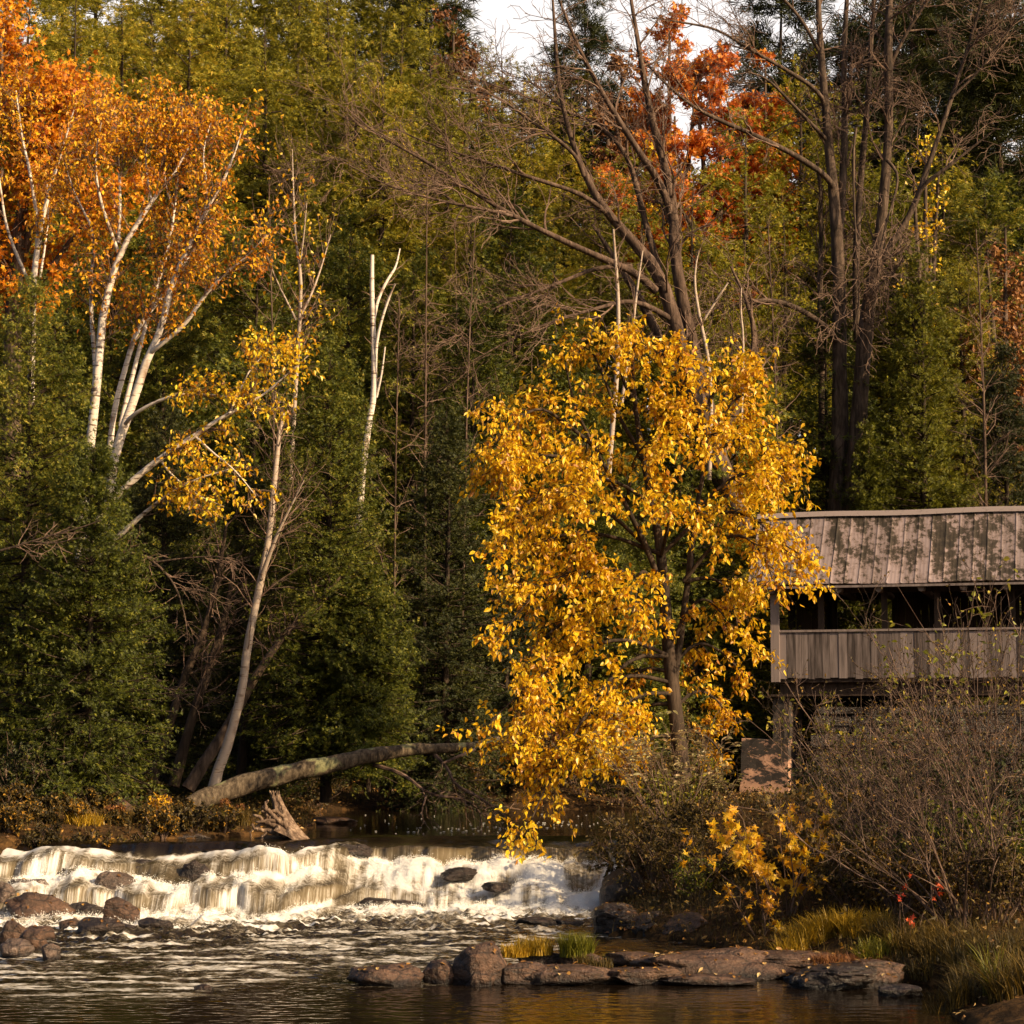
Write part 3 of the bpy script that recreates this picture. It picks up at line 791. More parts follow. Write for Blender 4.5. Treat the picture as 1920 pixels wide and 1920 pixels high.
for px, py, w_, h_, Y_, z_, lab in [
    (120, 1640, 90, 22, 27.6, .42, 'dark ledge rock in the upper left falls, left of the wedge boulder'),
    (275, 1628, 80, 18, 27.9, .50, 'dark ledge rock between wedge boulder and leaf topped boulder'),
    (420, 1602, 110, 18, 28.4, .62, 'flat dark ledge rock below the long crest rock'),
    (470, 1668, 90, 30, 27.4, .22, 'dark ledge rock behind the curtain right of the leaf topped boulder'),
    (600, 1640, 70, 30, 28.5, .38, 'dark rock face showing left of the main curtain'),
    (660, 1612, 80, 26, 29.2, .58, 'dark rock showing through the top of the main curtain'),
    (860, 1650, 80, 22, 28.2, .36, 'dark hump in the white water right of centre'),
    (930, 1672, 60, 16, 27.8, .22, 'small dark hump low in the white water right of centre'),
    (700, 1688, 70, 20, 27.4, .02, 'dark stone at the foot of the falls left of the veiled rock'),
    (400, 1700, 90, 18, 27.0, -.02, 'low dark stone at the foot of the left curtain')]:
    rock(px, py, w_, h_, lab, mat='rock_dark', Y=Y_, zl=z_, depth=.5, group=GF, strata=.15, rough=.16)
# right bank
rock(1172, 1702, 92, 88, 'tall rounded black boulder at the right end of the falls', mat='rock_dark', Y=27.0, zl=0.0, rough=.1, facet=.6, depth=1.0)
rock(1012, 1730, 92, 18, 'dark jagged rock sticking out of the rapids left of the bank', mat='rock_dark', strata=.1)
rock(1062, 1729, 66, 13, 'flat dark stone between the jagged rapids rock and the bank', mat='rock_dark')
rock(1158, 1748, 96, 58, 'dark layered ledge at the tip of the right bank', mat='rock_dark', strata=.25, depth=1.0, tilt=-.12)
rock(1215, 1752, 120, 40, 'leaf strewn dark slab dipping into the water behind the ledge tip', mat='rock_dark', strata=.25, depth=1.1, tilt=-.18)
rock(1288, 1758, 128, 46, 'slanting grey brown slab with a pale worn top below the maple sapling', mat='rock', strata=.15, depth=1.0, tilt=-.15, facet=.8)
rock(1395, 1764, 110, 24, 'long low grey rock behind the shelf, left of the golden grass', strata=.2, depth=.8)
G2 = 'rocks of the front shelf'
rock(722, 1838, 150, 40, 'flat low brown rock at the left tip of the front shelf', group=G2, depth=.55, strata=.1, tilt=.04)
rock(822, 1834, 66, 42, 'round brown rock between the flat tip and the biggest boulder', group=G2)
rock(903, 1836, 130, 76, 'biggest rounded boulder of the front shelf with an overhanging top', group=G2, facet=.75, depth=.7)
rock(903, 1838, 66, 30, 'small rounded rock with a bright split face in front of the biggest boulder', group=G2, facet=.9, depth=.25)
rock(984, 1836, 125, 40, 'wedge rock with a pale lit face right of the biggest boulder', group=G2, facet=.95, depth=.4)
rock(1012, 1806, 92, 34, 'dark layered rock under the golden grass tuft', mat='rock_dark', group=G2, strata=.25)
rock(1095, 1808, 96, 34, 'streaked brown rock that carries the green grass tuft', group=G2, strata=.2)
rock(1075, 1836, 240, 34, 'long flat slab at the water line in the middle of the front shelf', group=G2, strata=.15, depth=.8)
rock(1185, 1806, 130, 30, 'rounded rock alone behind the shelf slabs, left of the widest slab', group=G2)
rock(1210, 1837, 220, 34, 'broad brown slab with dry tufts at its seam', group=G2, strata=.15, depth=.8)
rock(1350, 1826, 330, 52, 'widest smooth slab in the middle right of the front shelf', group=G2, depth=1.2, facet=.5, strata=.1)
rock(1330, 1838, 190, 20, 'low thin ledge at the water below the widest slab', group=G2, strata=.2, depth=.4)
rock(1480, 1822, 290, 40, 'long layered slab reaching under the golden bank grass', group=G2, strata=.25, depth=1.2)
rock(1575, 1846, 230, 44, 'dark undercut slab at the right end of the front shelf', mat='rock_dark', group=G2, strata=.25, depth=.8)
rock(1650, 1842, 150, 46, 'grey layered rock against the right bank above the dark undercut', mat='rock', group=G2, strata=.25, depth=.8)
rock(1690, 1858, 90, 26, 'leaf covered stone where the shelf meets the right bank', mat='rock_dark', group=G2, strata=.1)
rock(1570, 1812, 240, 32, 'brown slab with a rusty plant patch behind the dark undercut', group=G2, strata=.2, depth=.9)
# left bank
rock(215, 1545, 64, 52, 'rough brown boulder on the left bank under the cedar', Y=31.5, zl=.95)
rock(252, 1545, 44, 24, 'small pale stone beside the left bank boulder', mat='rock_pale', Y=31.0, zl=.9)
rock(235, 1512, 50, 32, 'brown stone behind the left bank boulder', Y=32.4, zl=1.1)
rock(330, 1572, 130, 16, 'long dark flat rock at the crest of the falls, left of the stump', mat='rock_dark', Y=29.4, zl=.80, strata=.2, depth=.6)
rock(500, 1588, 130, 24, 'dark wet rock that carries the driftwood stump', mat='rock_dark', Y=29.3, zl=.70, depth=.7)
rock(625, 1532, 90, 16, 'reddish mud bar rock at the edge of the dark upper pool', Y=34.0, zl=.82, depth=1.2)

# fallen leaves caught on the rocks
bpy.context.view_layer.update()
_dg = bpy.context.evaluated_depsgraph_get()
_r2 = np.random.RandomState(77)
_lp, _ln = [], []
for (x0, x1, y0, y1, n_) in ((-1.6, 4.1, 18.9, 21.5, 700), (-7.0, -4.5, 22.5, 27.0, 350), (.9, 3.2, 23.5, 27.2, 500)):
    for _ in range(n_):
        hit, loc, nor, _i, ob, _m = S.ray_cast(_dg, Vector((_r2.uniform(x0, x1), _r2.uniform(y0, y1), 4.0)), Vector((0, 0, -1)))
        if hit and ob.name.startswith('rock') and loc.z > .05:
            _lp.append(tuple(loc + nor * .006)); _ln.append(tuple(nor))
_lp, _ln = np.array(_lp), np.array(_ln)
_mb = MB(); _d = unit(np.cross(_ln, rand_dirs(_r2, len(_lp))) + _r2.normal(size=_lp.shape) * .15)
leaves(_mb, _r2, _lp, _d, _r2.uniform(.035, .075, len(_lp)), _r2.uniform(.025, .045, len(_lp)), oval=True, side=unit(_ln + _r2.normal(size=_lp.shape) * .25), fold=.15)
tag(_mb.build('rock_leaves', M['litter']), 'fallen leaves caught on the rocks along the river', 'fallen leaves', kind='stuff')
# ------------------------------------------------------------------ covered bridge and its pier
def mat_roof():
    m, t, b = nmat('weathered_tin')
    tc = N(t, "ShaderNodeTexCoord")
    mp = N(t, "ShaderNodeMapping"); mp.inputs["Scale"].default_value = (2.0, .5, .5)
    t.links.new(tc.outputs["Object"], mp.inputs["Vector"])
    nz = N(t, "ShaderNodeTexNoise", in_Scale=1.1, in_Detail=7.0, in_Roughness=.68); t.links.new(mp.outputs[0], nz.inputs["Vector"])
    n4 = N(t, "ShaderNodeTexNoise", in_Scale=7.0, in_Detail=6.0, in_Roughness=.75); t.links.new(tc.outputs["Object"], n4.inputs["Vector"])
    m4 = N(t, "ShaderNodeMath", operation='MULTIPLY_ADD'); m4.inputs[1].default_value = .7; m4.inputs[2].default_value = -.35; t.links.new(n4.outputs["Fac"], m4.inputs[0])
    m5 = N(t, "ShaderNodeMath", operation='ADD'); t.links.new(nz.outputs["Fac"], m5.inputs[0]); t.links.new(m4.outputs[0], m5.inputs[1])
    st = ramp(t, [(.40, (.25, .195, .19)), (.49, (.19, .14, .125)), (.54, (.046, .034, .021)), (.70, (.020, .015, .009))], m5.outputs[0])
    at = N(t, "ShaderNodeAttribute", attribute_name="tint")
    c = ramp(t, [(0, (.75, .73, .72)), (1, (1.15, 1.12, 1.12))], at.outputs["Fac"])
    mx = N(t, "ShaderNodeMix", data_type='RGBA', blend_type='MULTIPLY'); mx.inputs["Factor"].default_value = 1
    t.links.new(st, mx.inputs["A"]); t.links.new(c, mx.inputs["B"]); t.links.new(mx.outputs["Result"], b.inputs["Base Color"])
    b.inputs["Roughness"].default_value = .6; b.inputs["Metallic"].default_value = 0.0
    b.inputs["Specular IOR Level"].default_value = .35
    return m
def mat_wood(name, c0, c1, sc=(9, 9, .8)):
    m, t, b = nmat(name)
    tc = N(t, "ShaderNodeTexCoord"); mp = N(t, "ShaderNodeMapping"); mp.inputs["Scale"].default_value = sc
    t.links.new(tc.outputs["Object"], mp.inputs["Vector"])
    nz = N(t, "ShaderNodeTexNoise", in_Scale=1.5, in_Detail=6.0, in_Roughness=.6); t.links.new(mp.outputs[0], nz.inputs["Vector"])
    at = N(t, "ShaderNodeAttribute", attribute_name="tint")
    ad = N(t, "ShaderNodeMath", operation='MULTIPLY_ADD'); ad.inputs[1].default_value = .5; ad.inputs[2].default_value = -.25
    t.links.new(at.outputs["Fac"], ad.inputs[0])
    a2 = N(t, "ShaderNodeMath", operation='ADD'); t.links.new(nz.outputs["Fac"], a2.inputs[0]); t.links.new(ad.outputs[0], a2.inputs[1])
    col = ramp(t, [(.25, c0), (.7, c1)], a2.outputs[0])
    t.links.new(col, b.inputs["Base Color"]); b.inputs["Roughness"].default_value = .85; b.inputs["Specular IOR Level"].default_value = .2
    return m
def mat_concrete():
    m, t, b = nmat('stained_concrete')
    tc = N(t, "ShaderNodeTexCoord"); mp = N(t, "ShaderNodeMapping"); mp.inputs["Scale"].default_value = (1.1, 1.1, 2.2)
    t.links.new(tc.outputs["Object"], mp.inputs["Vector"])
    nz = N(t, "ShaderNodeTexNoise", in_Scale=1.4, in_Detail=9.0, in_Roughness=.72); t.links.new(mp.outputs[0], nz.inputs["Vector"])
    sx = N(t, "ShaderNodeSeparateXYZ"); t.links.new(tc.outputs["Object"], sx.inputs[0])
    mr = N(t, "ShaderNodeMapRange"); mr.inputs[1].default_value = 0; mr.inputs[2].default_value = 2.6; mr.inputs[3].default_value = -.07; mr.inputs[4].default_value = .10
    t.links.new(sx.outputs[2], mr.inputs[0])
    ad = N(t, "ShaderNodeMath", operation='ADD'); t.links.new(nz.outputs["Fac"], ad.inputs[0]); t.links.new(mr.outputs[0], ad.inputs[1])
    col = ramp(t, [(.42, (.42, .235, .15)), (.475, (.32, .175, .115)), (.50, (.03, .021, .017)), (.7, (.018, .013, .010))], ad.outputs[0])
    t.links.new(col, b.inputs["Base Color"]); b.inputs["Roughness"].default_value = .9
    bp = N(t, "ShaderNodeBump", in_Strength=.5, in_Distance=.04); t.links.new(nz.outputs["Fac"], bp.inputs["Height"]); t.links.new(bp.outputs[0], b.inputs["Normal"])
    return m
M['roof'] = mat_roof()
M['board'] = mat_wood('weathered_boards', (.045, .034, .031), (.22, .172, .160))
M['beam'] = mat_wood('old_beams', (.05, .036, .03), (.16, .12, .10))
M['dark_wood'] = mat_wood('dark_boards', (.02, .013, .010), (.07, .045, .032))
M['concrete'] = mat_concrete()

BY = 46.0
TH = math.radians(-16.0)
bx, by, bz = P(1452, 1268, BY)                     # lower left corner of the near wall
ax = np.array([math.cos(TH), math.sin(TH), 0]); ay = np.array([-math.sin(TH), math.cos(TH), 0]); az = np.array([0, 0, 1.])
AX = np.array([ax, ay, az])
def B(u, v, w): return np.array([bx, by, bz]) + ax * u + ay * v + az * w
bridge = empty('covered_bridge', (bx, by, bz), 'weathered wooden covered bridge with mossy tin roof standing on a stained pier', 'covered bridge')
O_B = (bx, by, bz)
LEN, WID, RAIL, EAVE, RISE = 9.5, 2.6, 1.0, 2.02, 1.72
rngb = np.random.RandomState(3)
def boards(name, v, w0, w1, u0, u1, mat):
    mb = MB(); u = u0
    while u < u1:
        wd = rngb.uniform(.13, .20)
        dz = rngb.normal(0, .012)
        box(mb, B(u + wd / 2, v + rngb.uniform(-.006, .006), (w0 + w1) / 2 + dz), (wd - .008, .025, w1 - w0), AX, tint=rngb.random())
        u += wd
    return mb.build(name, mat, bridge, O_B)
o = boards('siding', 0, -.05, RAIL - .03, .12, LEN, M['board']); o['label'] = 'grey vertical boards of the near wall'
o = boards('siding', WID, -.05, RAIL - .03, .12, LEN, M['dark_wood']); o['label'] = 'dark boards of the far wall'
mb = MB(); box(mb, B(LEN / 2 + .06, -.005, RAIL), (LEN - .1, .08, .05), AX, .8); mb.build('rail_cap', M['board'], bridge, O_B)
mb = MB(); box(mb, B(LEN / 2, WID / 2, -.10), (LEN, WID - .06, .08), AX, .2); mb.build('deck', M['dark_wood'], bridge, O_B)
for v in (.3, WID - .3):
    mb = MB(); box(mb, B(LEN / 2 + .1, v, -.29), (LEN, .25, .30), AX, .3); mb.build('girder', M['dark_wood'], bridge, O_B)
mb = MB(); box(mb, B(.035, -.03, .87), (.19, .10, 2.0), AX, .9); o = mb.build('corner_post', M['board'], bridge, O_B)
for u in (1.05, 2.45, 3.6, 5.2, 6.8, 8.4):
    for v in (.10, WID - .10):
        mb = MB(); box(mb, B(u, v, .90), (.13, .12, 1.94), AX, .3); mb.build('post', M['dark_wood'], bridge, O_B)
mb = MB(); box(mb, B(.035, WID, .87), (.16, .12, 2.0), AX, .3); mb.build('post', M['dark_wood'], bridge, O_B)
# dark lining boards seen through the opening, with gaps to the trees
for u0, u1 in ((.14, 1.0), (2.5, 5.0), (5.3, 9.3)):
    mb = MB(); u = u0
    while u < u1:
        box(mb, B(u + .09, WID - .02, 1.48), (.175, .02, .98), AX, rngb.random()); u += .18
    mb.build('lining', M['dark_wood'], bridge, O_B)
mb = MB(); box(mb, B(LEN / 2, .06, EAVE - .1), (LEN, .14, .16), AX, .25); box(mb, B(LEN / 2, WID - .06, EAVE - .1), (LEN, .14, .16), AX, .25)
mb.build('wall_plate', M['dark_wood'], bridge, O_B)
for u in (.02, .72, 1.50, 2.38, 3.3, 4.2, 5.1, 6.0, 6.9, 7.8, 8.7):
    mb = MB(); p = np.stack([B(u, -.42, EAVE - .13), B(u, WID / 2, EAVE - .12), B(u, WID + .3, EAVE - .13)])
    tubes(mb, p, np.full(3, .078), 12, cap=True); mb.build('beam', M['beam'], bridge, O_B, smooth=False)
# roof: two slopes of ribbed sheets
def roof_slope(side):
    mb = MB(); u = -.50; ov = .50
    while u < LEN + .3:
        wd = .305
        n = 9
        us = np.linspace(u, u + wd + .015, n)
        lift = np.where((np.arange(n) % 8) == 0, .022, 0.0) + .004 * (np.arange(n) % 2) + rngb.uniform(0, .008)
        vs = np.linspace(0, 1, 7)
        tint = rngb.random()
        pts = []
        for t_ in vs:
            v = -ov + (WID / 2 + ov) * t_
            v = v if side == 0 else WID - v
            w = EAVE - .02 + (RISE) * t_ - .06 * math.sin(math.pi * t_)
            skew = -.0 * t_
            for i in range(n):
                pts.append(B(us[i] + skew, v, w + lift[i] + .015 * math.sin(us[i] * 1.7)))
        idx = np.arange(7 * n).reshape(7, n)
        q = np.stack([idx[:-1, :-1], idx[:-1, 1:], idx[1:, 1:], idx[1:, :-1]], -1).reshape(-1, 4)
        mb.add(np.array(pts), q=q, tint=tint)
        u += wd
    o = mb.build('roof_slope', M['roof'], bridge, O_B)
    sm = o.modifiers.new('thickness', 'SOLIDIFY'); sm.thickness = .018; sm.offset = -1
    return o
roof_slope(0); roof_slope(1)
mb = MB()
for sgn in (-1, 1):
    a = np.array([B(u, WID / 2 + sgn * .14 * t_, EAVE + RISE + .06 - .13 * t_ + .012 * math.sin(u * 1.7)) for u in np.linspace(-.54, LEN + .32, 24) for t_ in (0, 1)])
    idx = np.arange(48).reshape(24, 2)
    mb.add(a, q=np.stack([idx[:-1, 0], idx[1:, 0], idx[1:, 1], idx[:-1, 1]], -1), tint=1.0)
mb.build('ridge_cap', M['board'], bridge, O_B)
mb = MB(); box(mb, B(LEN / 2, -.49, EAVE - .075), (LEN + .9, .03, .05), AX, .7); mb.build('fascia', M['board'], bridge, O_B)
# gable boards at the left end
mb = MB()
for i in range(13):
    v = .1 + i * .19
    top = EAVE + RISE * (1 - abs(v - WID / 2) / (WID / 2 + .5)) * 1.0 - .12
    box(mb, B(.03, v, (EAVE + top) / 2 - .05), (.025, .18, max(.05, top - EAVE)), AX, rngb.random())
mb.build('gable', M['board'], bridge, O_B)

# pier
pz = gz(bx, by) - .3
pier = empty('bridge_pier', (bx + .15, by + .4, pz), 'brown concrete pier with dark peeling stains under the left bridge end', 'pier')
def frustum(mb, z0, z1, u0, u1, u0b, u1b, v0, v1, rng, n=8):
    """a wall block, narrower on top, with slightly uneven faces"""
    lo = [B(u0, v0, 0), B(u1, v0, 0), B(u1, v1, 0), B(u0, v1, 0)]
    hi = [B(u0b, v0, 0), B(u1b, v0, 0), B(u1b, v1, 0), B(u0b, v1, 0)]
    def ring(k_):
        t_ = k_ / n; z = z0 + (z1 - z0) * t_
        out = []
        for i in range(4):
            a_ = lo[i] * (1 - t_) + hi[i] * t_; b_ = lo[(i + 1) % 4] * (1 - t_) + hi[(i + 1) % 4] * t_
            for j in range(6):
                p = a_ * (1 - j / 6) + b_ * (j / 6); p = p.copy(); p[2] = z
                p += rng.normal(size=3) * .008
                out.append(p)
        return out
    v = np.concatenate([ring(k_) for k_ in range(n + 1)]); m = 24
    idx = np.arange((n + 1) * m).reshape(n + 1, m)
    q = np.stack([idx[:-1], np.roll(idx[:-1], -1, 1), np.roll(idx[1:], -1, 1), idx[1:]], -1).reshape(-1, 4)
    mb.add(v, q=q)
    c = mb.n; mb.add(v[-m:].mean(0)[None]); top = idx[-1] + c - (n + 1) * m
    mb.t.append(np.stack([top, np.roll(top, -1), np.full(m, c)], 1))
z_top = bz - .46
zm = P(1452, 1385, BY)[2]
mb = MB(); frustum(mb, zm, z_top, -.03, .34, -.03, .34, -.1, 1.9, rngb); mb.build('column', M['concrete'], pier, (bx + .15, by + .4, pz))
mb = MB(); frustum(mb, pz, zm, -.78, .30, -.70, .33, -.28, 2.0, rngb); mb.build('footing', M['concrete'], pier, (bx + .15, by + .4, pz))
mb = MB(); box(mb, B(.25, .6, bz * 0 - .45 + .02), (.62, 1.6, .05), AX, .2); mb.build('bearing_cap', M['dark_wood'], pier, (bx + .15, by + .4, pz))

# dry stone abutment in the shade under the bridge
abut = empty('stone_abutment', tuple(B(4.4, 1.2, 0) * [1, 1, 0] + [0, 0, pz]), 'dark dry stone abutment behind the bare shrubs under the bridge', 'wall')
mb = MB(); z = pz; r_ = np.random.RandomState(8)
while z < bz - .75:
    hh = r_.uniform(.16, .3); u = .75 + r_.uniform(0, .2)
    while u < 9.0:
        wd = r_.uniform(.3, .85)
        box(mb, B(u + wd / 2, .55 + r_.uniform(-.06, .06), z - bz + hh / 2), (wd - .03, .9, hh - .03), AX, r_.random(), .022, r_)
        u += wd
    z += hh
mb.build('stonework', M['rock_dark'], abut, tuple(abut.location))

# ------------------------------------------------------------------ evergreen builders
def conifer_parts(seed, H, R, nb, nsub, nspray, L, prof, h0=.05, droop=-.05, up=.06, blades=(-38, 0, 38), bw=.24, top_up=40, hang=.2, k=6, subL=.34, wob=.25):
    """crown and trunk meshes of one evergreen, base at the origin"""
    rng = np.random.RandomState(seed)
    h = h0 + (1 - h0) * rng.random(nb) ** .95
    az_ = rng.random(nb) * 2 * math.pi
    lump = 1 + wob * noise3(np.cos(az_) * 1.3 + seed, np.sin(az_) * 1.3, h * 5)
    le = R * prof(h) * rng.uniform(.72, 1.08, nb) * lump + .04 * H * (1 - h) * .3
    e = np.radians(-12 + (top_up + 12) * h ** 1.6 + rng.normal(0, 9, nb))
    d = np.stack([np.cos(az_) * np.cos(e), np.sin(az_) * np.cos(e), np.sin(e)], 1)
    pts = np.empty((nb, k, 3)); pts[:, 0] = np.stack([0 * h, 0 * h, h * H], 1)
    st = (le / (k - 1))[:, None]
    for j in range(1, k):
        f = j / (k - 1)
        d = unit(d + np.array([0, 0, droop * (1 - f) + up * f]) + rng.normal(size=(nb, 3)) * .07)
        pts[:, j] = pts[:, j - 1] + d * st
    br = np.clip(.006 * H * .5 * (1 - h) + .006, .004, .05)
    BR = br[:, None] * np.linspace(1, .3, k)[None]
    tb = MB()
    kz = 14
    tp = np.stack([.02 * H * noise3(np.linspace(0, 2, kz), seed, 0) * np.linspace(0, 1, kz), .02 * H * noise3(np.linspace(0, 2, kz), seed, 9) * np.linspace(0, 1, kz), np.linspace(-.05 * H, H, kz)], 1)
    tubes(tb, tp, np.linspace(.012 * H + .02, .004, kz), 8, tint=.5)
    tubes(tb, pts, BR, 4, tint=.5)
    sp, sr = spawn(rng, pts, BR, nb * nsub, .12, 1.0, (48, 14), subL * R, .45, 4, .12, (0, 0, -.04), rfac=.6, flat=.75)
    n = nb * nsub * nspray
    pos, tan, pi = along(rng, sp, n, .1, 1.0)
    rad = pos * [1, 1, 0]; rad = unit(rad + 1e-6)
    D = unit(tan + rng.normal(size=(n, 3)) * .55 + np.array([0, 0, -hang]) + rad * .25)
    pos = pos + rng.normal(size=(n, 3)) * L * .25
    hh = np.clip(pos[:, 2] / H, 0, 1)
    tint = np.clip(rng.beta(2.2, 2.6, n) + .15 * (np.repeat(rng.normal(0, .5, nb * nsub), nspray)[rng.permutation(n)] * 0 + rng.normal(0, .5, nb * nsub)[pi]), 0, 1)
    cb = MB()
    upv = rad * .6 + np.array([0, 0, .7])
    sprays(cb, rng, pos, D, L * rng.uniform(.7, 1.25, n), blades, bw, tint, up=upv)
    # the leading shoot
    return cb, tb

def conifer(name, loc, label, parts, leaf, bark, scale=(1, 1, 1), rz=0.0, cat='tree', group=None):
    o = empty(name, loc, label, cat, group, scale, rz)
    crown, trunk = parts
    link('crown', crown, o); link('trunk', trunk, o)
    return o

def conifer_proto(seed, leaf, bark, **kw):
    cb, tb = conifer_parts(seed, **kw)
    c = cb.mesh('crown'); c.materials.append(leaf)
    t = tb.mesh('trunk', smooth=True); t.materials.append(bark)
    return c, t

cedar_prof = lambda h: np.clip(np.minimum(1.0, .75 + 1.2 * h) * (1 - h ** 2.2) ** .8, .03, 1)
spire_prof = lambda h: np.clip((1 - h) ** .8 * np.minimum(1, .5 + 3 * h) + .02, .02, 1)
hem_prof = lambda h: np.clip((1 - h ** 1.3) ** .95, .02, 1)

# big cedars on the left bank: (px, top row, Y, half width px, seed, material, label)
def near_cedar(px, top, Y, halfw, seed, leaf, label, nb=330, foot=None, L=.068, **kw):
    c = P(px, 1370, Y); z0 = gz(c[0], Y) - .35 if foot is None else foot
    H = P(px, top, Y)[2] - z0; R = halfw * Y / F
    a = dict(H=H, R=R, nb=nb, nsub=10, nspray=16, L=L, prof=cedar_prof, h0=.06, droop=-.10, up=.10, blades=(-42, -14, 14, 42), bw=.20, top_up=55)
    a.update(kw)
    return conifer('cedar_tree', (c[0], Y, z0), label, conifer_proto(seed, M[leaf], M['bark_dark'], **a), None, None)
near_cedar(40, 520, 33.5, 200, 11, 'cedar', 'big dark green cedar filling the left edge beside the falls', nb=430, h0=.02)
near_cedar(165, 840, 32.2, 165, 12, 'cedar', 'broad bushy cedar hanging low over the left bank, in front of the birches', nb=430, h0=.03)
near_cedar(612, 650, 36.0, 158, 13, 'cedar', 'column shaped cedar with sunlit right side above the fallen log', nb=520, h0=.05, foot=1.5)
near_cedar(690, 1080, 35.6, 112, 14, 'cedar', 'short rounded cedar bulging over the middle of the fallen log', nb=300, h0=.05, foot=1.5)
near_cedar(835, 770, 40.0, 125, 15, 'cedar_dark_shade', 'dark cedar in shade behind the yellow tree and the log tip', nb=430, h0=.05)
near_cedar(950, 980, 42.5, 95, 16, 'cedar_dark_shade', 'small shaded cedar half hidden by the left edge of the yellow crown', nb=260)
near_cedar(468, 880, 37.5, 120, 17, 'cedar_dark_shade', 'shaded cedar behind the leaning birch, between the two lit cedars', nb=320)
near_cedar(300, 760, 38.5, 150, 18, 'cedar_dark_shade', 'dark cedar behind the white birch clump', nb=330)
near_cedar(1740, 462, 50.0, 128, 19, 'bright_green', 'bright green cedar right of the double trunk, above the bridge roof', nb=430, L=.095)
near_cedar(1895, 640, 51.0, 120, 20, 'cedar_dark_shade', 'dark evergreen at the right edge above the end of the bridge roof', nb=280, L=.095)
near_cedar(1640, 790, 49.5, 75, 21, 'bright_green', 'small green cedar touching the bridge roof at the foot of the double trunk', nb=220, L=.09)

# hillside evergreens share a few builds
hem = [conifer_proto(40 + i, M['hemlock'], M['bark_dark'], H=10, R=2.1, nb=230, nsub=12, nspray=21, L=.088, prof=hem_prof if i % 2 else spire_prof,
        droop=-.10, up=-.03, hang=.55, bw=.19, top_up=35, wob=.5) for i in range(4)]
ced = [conifer_proto(50 + i, M['cedar'], M['bark_dark'], H=10, R=1.9, nb=240, nsub=11, nspray=20, L=.085, prof=cedar_prof, droop=-.08, up=.1, wob=.4) for i in range(2)]
lim = [conifer_proto(60 + i, M['lime'], M['bark_dark'], H=10, R=2.2, nb=180, nsub=10, nspray=18, L=.09, prof=hem_prof, droop=0, up=.04, hang=.1, wob=.6) for i in range(2)]
pin = [conifer_proto(70 + i, M['cedar_dark_shade'], M['bark_dark'], H=10, R=2.0, nb=120, nsub=10, nspray=12, L=.22, h0=.3, prof=hem_prof, droop=.02, up=.05, hang=0,
        blades=(-50, -25, 0, 25, 50), bw=.09, wob=.7) for i in range(2)]
rngt = np.random.RandomState(99)
def hill_tree(kind, px, top, Y, wf, label, name='hemlock_tree', group=None):
    pr = {'hem': hem, 'ced': ced, 'lim': lim, 'pin': pin}[kind]
    mesh = pr[rngt.randint(len(pr))]
    c = P(px, 1370, Y); z0 = gz(c[0], Y) - .4
    s = (P(px, top, Y)[2] - z0) / 10.0
    sx = s * wf
    return conifer(name, (c[0], Y, z0), label, mesh, None, None, (sx, sx, s), rngt.random() * 6.28, group=group)
GH = 'evergreens on the back hillside'
